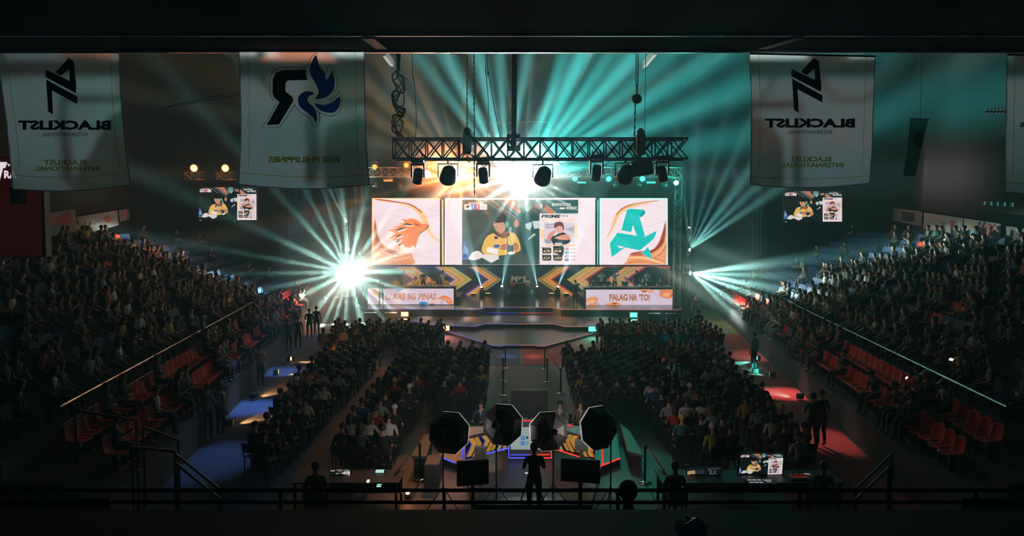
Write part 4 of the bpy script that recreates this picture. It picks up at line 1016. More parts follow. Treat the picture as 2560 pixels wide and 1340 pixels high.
# ---------------------------------------------------------------- people
SKIN = mat('skin', (.42, .24, .16), .6); HAIR = mat('hair_black', (.012, .01, .009), .6); SHOE = mat('shoe', (.03, .03, .03), .6); WSHOE = mat('white_shoe', (.5, .5, .48), .6)
SHIRT = tint('shirt'); DENIM = mat('trousers_dark', (.012, .014, .02), .8); SUIT = mat('suit_trousers', (.02, .02, .024), .8)
EYEW = mat('eye_dark', (.01, .008, .008), .3); LIP = mat('lip', (.3, .1, .08), .5)
def pose(kind='sit', lean=0.0, arms='lap', side=1):
    """joints (position, radius) and bones (joint, joint, region) of a figure facing +Y, feet on z = 0"""
    J, B = {}, []
    if kind == 'sit':
        J.update(pelvis=((0, 0, .575), (.15, .115)), spine=((0, 0, .73), (.135, .105)), chest=((0, .01, .92), (.15, .115)), nb=((0, 0, 1.065), (.085, .07)))
        P0 = Vector((0, 0, .575)); top = 1.0
    elif kind == 'stand':
        J.update(pelvis=((0, 0, .94), (.15, .11)), spine=((0, -.005, 1.10), (.13, .1)), chest=((0, 0, 1.29), (.155, .115)), nb=((0, -.005, 1.435), (.085, .07)))
        P0 = Vector((0, 0, .94)); top = 1.37
    J['neck'] = ((0, .01, J['nb'][0][2] + .05), (.05, .05)); h = J['nb'][0][2]
    J['jaw'] = ((0, .03, h + .098), (.062, .068)); J['face'] = ((0, .022, h + .162), (.078, .092)); J['brow'] = ((0, .012, h + .222), (.08, .098)); J['crown'] = ((0, .008, h + .27), (.055, .07))
    B += [('pelvis', 'spine', 'shirt'), ('spine', 'chest', 'shirt'), ('chest', 'nb', 'shirt'), ('nb', 'neck', 'skin'), ('neck', 'jaw', 'skin'), ('jaw', 'face', 'head'), ('face', 'brow', 'head'), ('brow', 'crown', 'head')]
    for s, n in ((-1, 'l'), (1, 'r')):
        sh = Vector((s * .175, -.005, top + .02)); a = arms if not isinstance(arms, tuple) else arms[0 if s < 0 else 1]
        if a == 'lap': el, wr, hd = Vector((s * .235, .06, top - .255)), Vector((s * .14, .27, top - .33)), Vector((-s * .25, .9, -.25))
        elif a == 'phone': el, wr, hd = Vector((s * .24, .10, top - .26)), Vector((s * .09, .30, top - .12)), Vector((-s * .3, .6, .6))
        elif a == 'raise': el, wr, hd = Vector((s * .27, .20, top - .06)), Vector((s * .12, .34, top + .18)), Vector((-s * .2, .35, .9))
        elif a == 'desk': el, wr, hd = Vector((s * .28, .12, top - .24)), Vector((s * .17, .36, top - .21)), Vector((-s * .4, .9, -.05))
        elif a == 'fold': el, wr, hd = Vector((s * .25, .04, top - .27)), Vector((-s * .02, .20, top - .22 - .04 * s)), Vector((-s, .1, .05))
        elif a == 'clap': el, wr, hd = Vector((s * .26, .12, top - .2)), Vector((s * .05, .30, top - .04)), Vector((-s * .1, .4, .9))
        elif a == 'knee': el, wr, hd = Vector((s * .26, .10, top - .25)), Vector((s * .17, .34, top - .36)), Vector((0, .9, -.4))
        else: el, wr, hd = Vector((s * .235, -.03, top - .27)), Vector((s * .25, .05, top - .52)), Vector((0, .15, -1))
        J['sh' + n] = (sh, (.062, .062)); J['um' + n] = (sh.lerp(el, .62), (.047, .047)); J['el' + n] = (el, (.039, .039)); J['wr' + n] = (wr, (.026, .026))
        J['pm' + n] = (wr + hd.normalized() * .06, (.032, .02))
        B += [('chest', 'sh' + n, 'shirt'), ('sh' + n, 'um' + n, 'shirt'), ('um' + n, 'el' + n, 'skin'), ('el' + n, 'wr' + n, 'skin'), ('wr' + n, 'pm' + n, 'skin')]
        J['dir' + n] = hd.normalized()
        if kind == 'sit':
            J['hp' + n] = ((s * .095, .03, .56), (.095, .09)); J['kn' + n] = ((s * .125, .44, .545), (.066, .066)); J['cf' + n] = ((s * .13, .455, .36), (.056, .056)); J['an' + n] = ((s * .13, .45, .1), (.04, .04)); J['to' + n] = ((s * .14, .585, .046), (.042, .034))
        else:
            J['hp' + n] = ((s * .1, 0, .87), (.095, .095)); J['kn' + n] = ((s * .11, .03, .49), (.062, .062)); J['cf' + n] = ((s * .115, .0, .36), (.056, .056)); J['an' + n] = ((s * .12, -.015, .1), (.04, .04)); J['to' + n] = ((s * .135, .125, .046), (.042, .034))
        B += [('pelvis', 'hp' + n, 'legs'), ('hp' + n, 'kn' + n, 'legs'), ('kn' + n, 'cf' + n, 'legs'), ('cf' + n, 'an' + n, 'legs'), ('an' + n, 'to' + n, 'shoe')]
    if lean:
        R = Matrix.Rotation(-lean, 3, 'X')
        for k in list(J):
            if k[:2] in ('sp', 'ch', 'nb', 'ne', 'ja', 'fa', 'br', 'cr', 'sh', 'um') or (k[:2] in ('el', 'wr', 'pm') and arms not in ('knee', 'desk')):
                p, r = J[k]; J[k] = (P0 + R @ (Vector(p) - P0), r)
    return J, B
def skinned(J, B, sub, fingers):
    names = [k for k in J if k[:3] != 'dir']; idx = {k: i for i, k in enumerate(names)}
    V = [Vector(J[k][0]) for k in names]; Rr = [J[k][1] for k in names]; E = [(idx[a], idx[b]) for a, b, _ in B]; reg = [r for _, _, r in B]
    if fingers:
        for n, s in (('l', -1), ('r', 1)):
            d = J['dir' + n]; pm = Vector(J['pm' + n][0]); lat = d.cross(Vector((0, 0, 1)))
            lat = lat.normalized() if lat.length > .3 else Vector((0, 1, 0)).cross(d).normalized()
            nrm = d.cross(lat)
            if nrm.z > 0: nrm = -nrm
            for k in range(4):
                o = (k - 1.5) * .021; ln = (.032, .04, .037, .026)[k]
                q = [pm + lat * o + d * .022, pm + lat * o * 1.15 + d * (.022 + ln) + nrm * .008, pm + lat * o * 1.2 + d * (.022 + ln * 1.75) + nrm * .026]
                b0 = len(V); V += q; Rr += [(.0098, .0098), (.0088, .0088), (.0075, .0075)]; E += [(idx['pm' + n], b0), (b0, b0 + 1), (b0 + 1, b0 + 2)]; reg += ['skin'] * 3
            o = -s * .036
            lt = lat if (lat.x * -s) > 0 else -lat
            q = [pm + lt * .03 - d * .012, pm + lt * .052 + d * .018 + nrm * .01]
            b0 = len(V); V += q; Rr += [(.0115, .0115), (.0085, .0085)]; E += [(idx['pm' + n], b0), (b0, b0 + 1)]; reg += ['skin'] * 2
    me = bpy.data.meshes.new('body'); me.from_pydata(V, E, []); me.update()
    o = bpy.data.objects.new('body', me); COL.objects.link(o)
    o.modifiers.new('Skin', 'SKIN').use_smooth_shade = True
    if sub:
        m = o.modifiers.new('Sub', 'SUBSURF'); m.levels = sub; m.render_levels = sub
    sv = me.skin_vertices[0].data
    for i, r in enumerate(Rr): sv[i].radius = r; sv[i].use_root = (i == idx['pelvis'])
    dg = bpy.context.evaluated_depsgraph_get(); dg.update()
    out = bpy.data.meshes.new_from_object(o.evaluated_get(dg))
    bpy.data.objects.remove(o); bpy.data.meshes.remove(me)
    return out, V, E, reg, Rr, idx
def dist_seg(p, a, b):
    ab = b - a; t = max(0, min(1, (p - a).dot(ab) / max(ab.length_squared, 1e-9)))
    return (p - a - ab * t).length
def body_mesh(kind, lean=0, arms='lap', sub=1, fingers=True, legs=None, shoe=None, sleeves=False, shorts=False):
    J, B = pose(kind, lean, arms)
    me, V, E, reg, Rr, idx = skinned(J, B, sub, fingers)
    for m in (SKIN, SHIRT, legs or DENIM, shoe or SHOE): me.materials.append(m)
    hc = Vector(J['face'][0]); fwd = Matrix.Rotation(-lean, 3, 'X')
    if sub:                                  # shape the face: brow, nose, cheeks, ears
        for v in me.vertices:
            q = fwd.transposed() @ (v.co - hc)
            if q.z > -.11 and q.length < .2 and abs(q.x) < .12:
                q.x *= .93
                g = lambda x, y, z, w: math.exp(-((q.x - x) ** 2 + (q.y - y) ** 2 + (q.z - z) ** 2) / w ** 2)
                d = Vector((0, .026, -.004)) * g(0, .095, -.005, .028) + Vector((0, -.012, 0)) * (g(.034, .085, .025, .022) + g(-.034, .085, .025, .022)) + Vector((0, .010, 0)) * g(0, .085, -.055, .03) + Vector((.018, 0, 0)) * (g(.08, -.005, .0, .026) - g(-.08, -.005, .0, .026))
                v.co = hc + fwd @ (q + d)
    mi = []
    for p in me.polygons:
        c = p.center; best, br = 1e9, 'shirt'
        for (a, b_), r in zip(E, reg):
            d = dist_seg(c, V[a], V[b_]) - (Rr[a][0] + Rr[b_][0]) / 2
            if d < best: best, br, bb = d, r, (a, b_)
        k = {'skin': 0, 'head': 0, 'shirt': 1, 'legs': 2, 'shoe': 3}[br]
        if k == 1 and c.z < (.605 if kind == 'sit' else .925) and bb[0] in (idx['pelvis'], idx['spine']): k = 2
        if k == 1 and bb == (idx['chest'], idx['nb']) and (fwd.transposed() @ (c - hc)).z < 9 and (fwd.transposed() @ (c - hc)).z > -.175: k = 0
        if sleeves and br == 'skin' and bb[0] != idx['nb'] and bb[0] != idx['neck'] and bb[1] < len(idx) and not any(bb[0] == idx['wr' + n] for n in 'lr'): k = 1
        if shorts and br == 'legs' and any(bb[1] == idx['an' + n] or bb[1] == idx['cf' + n] for n in 'lr'): k = 0
        mi.append(k)
    me.polygons.foreach_set('material_index', mi); me.polygons.foreach_set('use_smooth', [True] * len(mi)); me.update()
    return me, hc, fwd
def shell_mesh(name, hc, fwd, kind, m):
    """hair or a cap over the head"""
    b = MB()
    n, k = 14, 9; rx, ry, rz = .094, .112, .108; cz = .045
    if kind == 'long': pass
    vs, rows = [], []
    for i in range(k + 1):
        a = PI * .74 * i / k; row = []
        for j in range(n):
            t = 2 * PI * j / n
            x, y = math.sin(a) * math.cos(t), math.sin(a) * math.sin(t); z = math.cos(a)
            low = max(0.0, y)                                   # the front edge stays above the brow
            zz = cz + rz * z
            if y > .25 and zz < .052: zz = .052 + .004 * math.cos(j * 2.1)
            if kind == 'cap' and zz < .03: zz = .03
            if kind == 'long' and z < .1 and y < .3: zz = cz + rz * z - .16 * min(1, (.1 - z) * 1.4)
            g = 1.0 + (.05 if kind == 'cap' else .03 * math.sin(j * 2.7 + i))
            row.append(Vector((rx * x * g, -.008 + ry * y * g, zz)))
        rows.append(row)
    for r in rows: vs += r
    fs = [(i * n + j, i * n + (j + 1) % n, (i + 1) * n + (j + 1) % n, (i + 1) * n + j) for i in range(k) for j in range(n)] + [tuple(k * n + j for j in range(n))]
    b.add([hc + fwd @ v for v in vs], fs, m)
    if kind == 'cap':
        pts = [(.075, .075, .045), (.07, .15, .028), (.03, .185, .026), (-.03, .185, .026), (-.07, .15, .028), (-.075, .075, .045)]
        b.prism([hc + fwd @ Vector(p) for p in pts], fwd @ Vector((0, 0, .01)), m)
    me = bpy.data.meshes.new(name); me.from_pydata(b.v, [], [f for f, _ in b.f]); me.materials.append(m)
    bm = bmesh.new(); bm.from_mesh(me); bmesh.ops.recalc_face_normals(bm, faces=bm.faces[:]); bm.to_mesh(me); bm.free()
    me.polygons.foreach_set('use_smooth', [True] * len(me.polygons)); return me
def face_mesh(hc, fwd):
    """eyes with brows, and the mouth, as separate small meshes"""
    out = []
    def done(b, nm):
        me = bpy.data.meshes.new(nm); me.from_pydata(b.v, [], [f for f, _ in b.f])
        for m in b.m: me.materials.append(m)
        out.append((nm, me))
    for s in (-1, 1):
        b = MB(); b.ball(hc + fwd @ Vector((s * .034, .083, .022)), (.014, .009, .008), EYEW, 8, 5); done(b, 'eye')
        b = MB(); b.bar(hc + fwd @ Vector((s * .018, .094, .043)), hc + fwd @ Vector((s * .052, .082, .044)), .008, .008, EYEW); done(b, 'eyebrow')
    b = MB(); b.ball(hc + fwd @ Vector((0, .095, -.055)), (.024, .008, .007), LIP, 8, 5); done(b, 'mouth')
    return out
CAPW = mat('cap_white', (.55, .55, .52), .7); CAPY = mat('cap_yellow', (.55, .38, .08), .7); CAPB = mat('cap_black', (.015, .015, .017), .7)
PROTO = {}
def proto(key, **kw):
    if key not in PROTO:
        bm_, hc, fw = body_mesh(**kw)
        PROTO[key] = (bm_, hc, fw, {k: shell_mesh(k if k == 'cap' else 'hair', hc, fw, k, {'cap': CAPB}.get(k, HAIR)) for k in ('short', 'long', 'cap')}, face_mesh(hc, fw))
    return PROTO[key]
def person(key, loc, yaw, col, label, hair='short', group=None, face=False, cap=None, **kw):
    """yaw: 0 faces the stage (+Y)"""
    bm_, hc, fw, hs, fm = proto(key, **kw)
    r = bpy.data.objects.new('person', bm_); COL.objects.link(r)
    r.location = loc; r.rotation_euler = (0, 0, yaw); r.color = (*col, 1); tag(r, label, 'person', group)
    h = bpy.data.objects.new('cap' if hair == 'cap' else 'hair', hs[hair]); COL.objects.link(h); h.parent = r
    if cap: h.material_slots[0].link = 'OBJECT'; h.material_slots[0].material = cap
    if face:
        for nm, me in fm:
            f = bpy.data.objects.new(nm, me); COL.objects.link(f); f.parent = r
    return r
TEST = False
# ---------------------------------------------------------------- floor coverings
def mat_floor(name, label, pts, m, z=.012, cat='carpet'):
    return tag(MB().prism([(x, y, 0) for x, y in pts], (0, 0, z), m).build(name), label, cat)
BLUE = mat('carpet_blue', (.03, .075, .20), .9, noise=.2, scale=6); REDC = mat('carpet_red', (.42, .035, .035), .9, noise=.2, scale=6)
TAN = mat('mat_tan', (.16, .14, .07), .9, noise=.2, scale=4)
lx = lambda Y, d=0: stand_x(-1, Y, -.55 - d); rx = lambda Y, d=0: stand_x(1, Y, -.55 - d)
yb = 44.0
mat_floor('carpet', 'blue carpet along the left stand and below the left half of the stage', [(lx(14), 14), (lx(14, 3.2), 14), (lx(34.4, 3.2), 34.4), (XC - .1, 34.4), (XC - .1, 44.0), (lx(44), 44.0)], BLUE)
mat_floor('carpet', 'red carpet along the right stand and below the right half of the stage', [(rx(14), 14), (rx(14, 3.0), 14), (rx(34.4, 3.2), 34.4), (XC + .0, 34.4), (XC + .0, 44.0), (rx(44), 44.0)][::-1], REDC)
mat_floor('floor_mat', 'tan floor strip between red carpet and right stand near the stage', [(rx(44.01, 1.7), 44.01), (rx(44.01), 44.01), (rx(56), 56), (rx(56, 1.9), 56)], TAN, cat='floor mat')
mat_floor('floor_runner', 'grey ribbed runner along the centre aisle up to the carpets', [(-.75, 26.0), (2.0, 26.0), (2.0, 34.3), (-.75, 34.3)], mat('runner_grey', (.07, .075, .07), .8, noise=.4, scale=3), cat='runner')
# ---------------------------------------------------------------- seats in the stands
SEATR = mat('seat_red', (.62, .025, .012), .6, spec=.2); SEATB = mat('seat_blue', (.008, .03, .09), .6, spec=.2); SEATO = mat('seat_orange', (.75, .09, .015), .6, spec=.2)
def seat_shell(m):
    """moulded plastic shell seat facing +Y, seat front lip to curved back, on a rail"""
    b = MB(); prof = [(.2, .40), (.17, .425), (0, .41), (-.15, .415), (-.2, .46), (-.235, .6), (-.255, .74), (-.262, .80)]
    n = 6; vs = []
    for off in (0, -.02):
        for k, (y, z) in enumerate(prof):
            for i in range(n + 1):
                u = i / n * 2 - 1; wd = .22 if k < 5 else .22 - .012 * (k - 4) ** 1.3
                vs.append((u * wd, y + .035 * u * u * (1 if k > 3 else 0) + (off if k > 3 else 0), z + .03 * u * u * (1 if k < 5 else 0) + (off if k <= 3 else 0) - (.05 * u ** 4 if k == len(prof) - 1 else 0)))
    N = (n + 1) * len(prof); fs = []
    for k in range(len(prof) - 1):
        for i in range(n):
            a = k * (n + 1) + i; fs.append((a, a + 1, a + n + 2, a + n + 1)); fs.append((N + a, N + a + n + 1, N + a + n + 2, N + a + 1))
    for i in range(n): fs.append((i, N + i, N + i + 1, i + 1)); a = (len(prof) - 1) * (n + 1) + i; fs.append((a, a + 1, N + a + 1, N + a))
    for k in range(len(prof) - 1):
        a = k * (n + 1); fs.append((a, a + n + 1, N + a + n + 1, N + a)); a += n; fs.append((a, N + a, N + a + n + 1, a + n + 1))
    b.add(vs, fs, m); b.box((-.03, -.1, .0), (.03, .05, .4), STEEL); b.box((-.1, -.14, 0), (.1, .1, .02), STEEL)
    return b
seat_meshes = {}
for nm, m in (('red', SEATR), ('blue', SEATB), ('orange', SEATO)):
    o = seat_shell(m).build('stadium_seat', None, True); seat_meshes[nm] = o.data; bpy.data.objects.remove(o)
def ordn(n):
    return '%d%s' % (n, 'th' if 10 <= n % 100 <= 20 else {1: 'st', 2: 'nd', 3: 'rd'}.get(n % 10, 'th'))
def in_frame(p, m=40):
    t = p.y * CT - (p.z - HC) * ST
    if t < .5: return False
    px = 1280 + F * p.x / t; py = 670 - F * ((p.y) * ST + (p.z - HC) * CT) / t
    return -m < px < 2560 + m and -m < py < 1300
def stand_yaw(side): return (PI / 2 if side > 0 else -PI / 2) + side * math.atan(LEAN)
rs = random.Random(21)
low_poly = []                                     # (mesh key, location, yaw, colour name) for the far crowd
rest_seats = []
crowd_spots = []                                  # every seat taken: (distance, loc, yaw, place words)
PITCH = .56
n_seat = 0
# pixels where the photograph shows empty bright seats high in the stands
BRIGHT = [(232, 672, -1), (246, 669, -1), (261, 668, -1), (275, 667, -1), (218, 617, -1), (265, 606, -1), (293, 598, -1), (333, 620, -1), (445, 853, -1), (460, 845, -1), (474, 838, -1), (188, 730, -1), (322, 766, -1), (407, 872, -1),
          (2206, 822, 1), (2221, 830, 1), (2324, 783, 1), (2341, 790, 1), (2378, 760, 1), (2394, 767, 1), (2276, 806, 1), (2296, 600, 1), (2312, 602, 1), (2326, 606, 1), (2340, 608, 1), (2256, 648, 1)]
def seat_obj(nm, loc, yaw, label, grp):
    o = bpy.data.objects.new('stadium_seat', seat_meshes[nm]); COL.objects.link(o); o.location = loc; o.rotation_euler = (0, 0, yaw)
    return tag(o, label, 'seat', grp)
def proj(p):
    t = p.y * CT - (p.z - HC) * ST
    return 1280 + F * p.x / t, 670 - F * (p.y * ST + (p.z - HC) * CT) / t
used_bright = set()
RAILQ = 1.5
for side, sn in ((-1, 'left'), (1, 'right')):
    for r, (q, z) in enumerate(ROWS):
        n = int((57.0 - 15.6) / PITCH)
        for k in range(n):
            Y = 57.0 - PITCH * k; loc = Vector((stand_x(side, Y, q), Y, z + .001))
            if abs(Y - 33.4) < .62 or abs(Y - 46) < .62: continue                    # gangways
            if not in_frame(loc + Vector((0, 0, .5))): continue
            px, py = proj(loc + Vector((0, 0, .65)))
            hot = None
            if r >= 2:
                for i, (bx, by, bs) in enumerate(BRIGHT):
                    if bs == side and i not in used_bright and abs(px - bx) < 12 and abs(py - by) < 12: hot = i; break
            place = '%s from the stage end, %s row of %s stand' % (ordn(k + 1), ordn(r + 1), sn)
            p_occ = (.55 if 19 < Y < 44 else .15) if r < 2 else (.62 if Y < 41 else .25 if Y < 47 else .04)
            if r == 0 and side < 0 and (24.4 < Y < 32.5) and rs.random() < .75: p_occ = 0
            if r == 1 and side > 0 and 27 < Y < 32: p_occ = .25
            if r == 0 and side > 0 and 22.5 < Y < 30: p_occ = .35
            if r >= 2: p_occ *= .55 + .6 * (.5 + .5 * math.sin(k * .83 + r * 1.9 + side) * math.cos(k * .31 - r * 2.3))
            if r < 2 and side > 0 and 22 < Y < 31.5: p_occ = .3
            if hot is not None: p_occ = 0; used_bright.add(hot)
            occ = rs.random() < p_occ
            bl = r >= 2 or (side > 0 and r < 2 and 31.8 < Y < 34.5)
            if (r < 2 and Y < 51 and not (occ and Y > 40)) or hot is not None:
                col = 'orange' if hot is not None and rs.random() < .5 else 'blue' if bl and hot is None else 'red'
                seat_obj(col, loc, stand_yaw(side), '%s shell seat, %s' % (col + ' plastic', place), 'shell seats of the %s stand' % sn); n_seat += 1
            else:
                rest_seats.append((loc, stand_yaw(side), 'blue' if bl else 'red'))
            if occ: crowd_spots.append((loc.y * 1.12 + abs(loc.x) * .25, loc, stand_yaw(side) + side * -.4 * rs.random() + rs.uniform(-.3, .3), 's', '%s from stage end, %s row, %s stand' % (ordn(k + 1), ordn(r + 1), sn)))
# the rest of the seats, far and dark
b = MB()
tmpl = MB(); tmpl.box((-.2, -.2, .38), (.2, .2, .43), SEATB); tmpl.add([(-.2, -.2, .43), (.2, -.2, .43), (.17, -.26, .8), (-.17, -.26, .8), (-.2, -.23, .43), (.2, -.23, .43), (.17, -.29, .8), (-.17, -.29, .8)], [(0, 1, 2, 3), (7, 6, 5, 4), (3, 2, 6, 7), (0, 3, 7, 4), (1, 5, 6, 2)], SEATB); tmpl.box((-.03, -.1, 0), (.03, .05, .38), STEEL)
for loc, yaw, c in rest_seats:
    R = Matrix.Rotation(yaw, 3, 'Z'); k = len(b.v); vs = [R @ v + loc for v in tmpl.v]
    mm = {'red': SEATR, 'blue': SEATB}[c]
    for v in vs: b.v.append(v)
    for f, i in tmpl.f: b.f.append((tuple(k + j for j in f), b.slot(mm if tmpl.m[i] is SEATB else STEEL)))
tag(b.build('stadium_seating', fix=False), 'rows of far blue and red plastic seats filling both stands', 'seating', None, 'stuff')
# ---------------------------------------------------------------- people on the floor
def block(nm, x0, x1, y0, y1, side, aisle_left, occ=.93):
    """seats in rows between x0 and x1; counted from the aisle"""
    n = int((x1 - x0) / PITCH) + 1; r = 0; y = y1
    while y > y0:
        for k in range(n):
            x = (x0 + PITCH * k) if aisle_left else (x1 - PITCH * k)
            if rs.random() < occ:
                if nm == 'left outer block' and x < -7.1 - .14 * (y - 21): continue
                if nm == 'right outer block' and x > 8.0 + .1 * (y - 20): continue
                loc = Vector((x + rs.uniform(-.05, .05), y + rs.uniform(-.06, .06), .0135))
                if not any(a < loc.x < b_ and c < loc.y < d for a, b_, c, d in KEEP):
                    crowd_spots.append((loc.y, loc, math.atan2(-(XC - x) * .5, 30) + rs.uniform(-.15, .15), 'f', '%s from aisle, %s row, %s' % (ordn(k + 1), ordn(r + 1), nm)))
        y -= .98; r += 1
KEEP = [(-3.3, 4.3, 10, 24.9)]
block('left inner block', -5.0, -1.2, 18.4, 33.0, -1, False)
block('right inner block', 2.5, 6.2, 18.4, 33.0, 1, True)
block('left outer block', -8.2, -6.3, 17.6, 33.2, -1, False)
block('right outer block', 7.3, 9.2, 17.6, 33.2, 1, True)
block('left front block', -10.0, -4.0, 36.2, 40.9, -1, False, .85)
block('right front block', 4.9, 10.6, 36.2, 40.9, 1, True, .85)
crowd_spots = [c for c in crowd_spots if in_frame(c[1] + Vector((0, 0, 1.2)), 20)]
crowd_spots.sort(key=lambda c: c[0])
COLS = [('black', (.010, .011, .013), 46), ('dark grey', (.03, .032, .035), 16), ('white', (.48, .48, .46), 15), ('light grey', (.22, .23, .23), 9), ('yellow', (.45, .30, .04), 4), ('red', (.25, .02, .02), 3), ('blue', (.02, .06, .2), 4), ('teal', (.02, .12, .12), 3)]
def pick_col():
    t = rs.uniform(0, 100)
    for n_, c, w_ in COLS:
        t -= w_
        if t <= 0: return n_, c
    return COLS[0][:2]
SITS = [('sit_lap', dict(kind='sit', arms='lap')), ('sit_phone', dict(kind='sit', arms='phone', lean=.12)), ('sit_knee', dict(kind='sit', arms='knee', lean=.28)), ('sit_fold', dict(kind='sit', arms='fold', lean=-.04)), ('sit_clap', dict(kind='sit', arms='clap')), ('sit_mixed', dict(kind='sit', arms=('phone', 'lap')))]
b = MB()
for x in (-.2, .2):
    for y in (-.2, .18): b.bar((x, y, 0), (x * .95, y * .95, .43), .025, .025, BLACK)
    b.bar((x, -.22, .43), (x, -.29, .84), .025, .025, BLACK)
b.box((-.22, -.21, .425), (.22, .21, .445), BLACK, .008)
b.prism([(-.2, -.245, .58), (.2, -.245, .58), (.2, -.29, .84), (-.2, -.29, .84)], (0, -.02, 0), BLACK)
o = b.build('stacking_chair'); chair_me = o.data; bpy.data.objects.remove(o)
N_IND = 262
phones = []
for i, (d, loc, yaw, kind, place) in enumerate(crowd_spots):
    cn, cc = pick_col()
    if kind == 's' and cn != 'black' and rs.random() < .6: cn, cc = 'black', COLS[0][1]
    if i >= N_IND: low_poly.append((loc, yaw, cn, cc)); continue
    key, kw = SITS[min(5, int(rs.random() ** 1.3 * 6))]
    u = rs.random(); hair = 'short' if u < .62 else 'long' if u < .84 else 'cap'
    cap = rs.choice((CAPW, CAPB, CAPB, CAPY)) if hair == 'cap' else None
    extra = '' if hair == 'short' else ' with long hair' if hair == 'long' else {CAPW: ' with white cap', CAPB: ' with cap', CAPY: ' with yellow cap'}[cap]
    zoff = 0.0
    person(key, loc + Vector((0, 0, zoff)), yaw, [v * rs.uniform(.8, 1.15) for v in cc], 'spectator in %s%s, %s' % (cn, extra, place), hair, 'seated spectators', False, cap, sub=1, **kw)
    if kind == 'f':
        c = bpy.data.objects.new('stacking_chair', chair_me); COL.objects.link(c); c.location = loc; c.rotation_euler = (0, 0, yaw)
        tag(c, 'black stacking chair under a spectator, %s' % place, 'chair', 'black chairs on the arena floor')
    if key == 'sit_phone' and rs.random() < .22: phones.append((loc, yaw, place))
for loc, yaw, place in phones[:9]:
    R = Matrix.Rotation(yaw, 3, 'Z'); c = loc + R @ Vector((0, .37, 1.0))
    t = thing('smartphone', 'lit phone held by spectator, %s' % place, 'phone', c)
    Rm = R @ Matrix.Rotation(math.radians(-55), 3, 'X')
    MB().cbox(c, (.16, .09, .01), BLACK, Rm, .003).build('case', t)
    MB().cbox(c + Rm @ Vector((0, 0, .0062)), (.15, .08, .001), em('#cfe6ee', 1.6), Rm).build('display', t)
# the far crowd as one mass
lp = []
for key, kw in (('a', dict(kind='sit', arms='lap')), ('b', dict(kind='sit', arms='clap')), ('c', dict(kind='sit', arms='knee', lean=.25))):
    me, hc, fw = body_mesh(sub=0, fingers=False, **kw)
    hm = shell_mesh('hair', hc, fw, 'short', HAIR)
    lp.append(([v.co.copy() for v in me.vertices], [(tuple(p.vertices), p.material_index) for p in me.polygons], [v.co.copy() for v in hm.vertices], [tuple(p.vertices) for p in hm.polygons]))
CM = {n_: mat('crowd_shirt_' + n_.replace(' ', '_'), c, .8) for n_, c, _ in COLS}
b = MB()
for loc, yaw, cn, cc in low_poly:
    V, Fc, HV, HF = rs.choice(lp); R = Matrix.Rotation(yaw, 3, 'Z'); k = len(b.v)
    b.v += [R @ v + loc for v in V]
    sl = [b.slot(SKIN), b.slot(CM[cn]), b.slot(DENIM), b.slot(SHOE)]
    b.f += [(tuple(k + j for j in f), sl[m]) for f, m in Fc]
    k = len(b.v); b.v += [R @ v + loc for v in HV]; hs = b.slot(HAIR); b.f += [(tuple(k + j for j in f), hs) for f in HF]
tag(b.build('crowd', None, True, False), 'far rows of seated spectators near the stage and high in both stands', 'crowd', 'seated spectators', 'stuff')
# ---------------------------------------------------------------- rails of the stands
RAILM = mat('rail_steel', (.28, .29, .29), .35, .8)
for side, sn in ((-1, 'left'), (1, 'right')):
    t = thing('stand_railing', 'long steel railing between lower and upper rows of the %s stand' % sn, 'railing', (stand_x(side, 17.5, RAILQ), 17.5, 1.3))
    zz = 2.35
    A, Z_ = Vector((stand_x(side, 17.2, RAILQ), 17.2, zz)), Vector((stand_x(side, 40, RAILQ), 40, zz))
    MB().tube([A, Z_], .03, RAILM, 6).build('top_rail', t)
    MB().tube([A - Vector((0, 0, .45)), Z_ - Vector((0, 0, .45))], .015, STEEL, 5).build('lower_rail', t)
    for k in range(13):
        p = A.lerp(Z_, k / 12); MB().tube([(p.x, p.y, 1.301), p], .02, STEEL, 5).build('post', t)
for side, sn in ((-1, 'left'), (1, 'right')):
    for k, Y in enumerate((33.4, 46.0)):
        t = thing('stair_railing', 'sloping stair rail beside the %s gangway of the %s stand' % (('nearer', 'farther')[k], sn), 'railing', (stand_x(side, Y, 2.3), Y, 1.75))
        pts = [Vector((stand_x(side, Y, q), Y + .3, z + .9)) for q, z in (ROWS[2], ROWS[-1])]
        MB().tube(pts, .028, RAILM, 6).build('top_rail', t)
        for j in (2, 5, 8, 11):
            q, z = ROWS[j]; MB().tube([(stand_x(side, Y, q), Y + .3, z + .001), (stand_x(side, Y, q), Y + .3, z + .9)], .02, STEEL, 5).build('post', t)
# corner rails at the near ends
def pipe_rail(label, pts, r, posts, z0, m=RAILM):
    t = thing('corner_railing', label, 'railing', (pts[0].x, pts[0].y, z0))
    MB().tube(pts, r, m, 6).build('top_rail', t)
    for p in posts: MB().tube([(p.x, p.y, z0), p], r * .8, STEEL, 5).build('post', t)
    return t
for lab, q, Y0_, Y1_ in (('short pipe rail catching orange light at near end of left stand', ((188, 1026), (340, 1050)), 15.2, 15.2), ('short grey pipe rail beside the left stand corner', ((358, 1068), (445, 1100)), 14.6, 14.6), ('thin pipe rail low at the corner of the left stand', ((330, 1118), (436, 1128)), 13.6, 13.6),
                         ('upper stair handrail at the near left corner', ((440, 1136), (548, 1222)), 13.4, 13.2), ('lower stair handrail at the near left corner', ((440, 1158), (548, 1246)), 13.0, 12.8), ('upper stair handrail at the near right corner', ((2230, 1135), (2140, 1222)), 13.4, 13.2), ('lower stair handrail at the near right corner', ((2222, 1170), (2140, 1248)), 13.0, 12.8)):
    p, e = at(*q[0], Y0_), at(*q[1], Y1_)
    pipe_rail(lab, [p, e], .03, [p, e], 0.0)
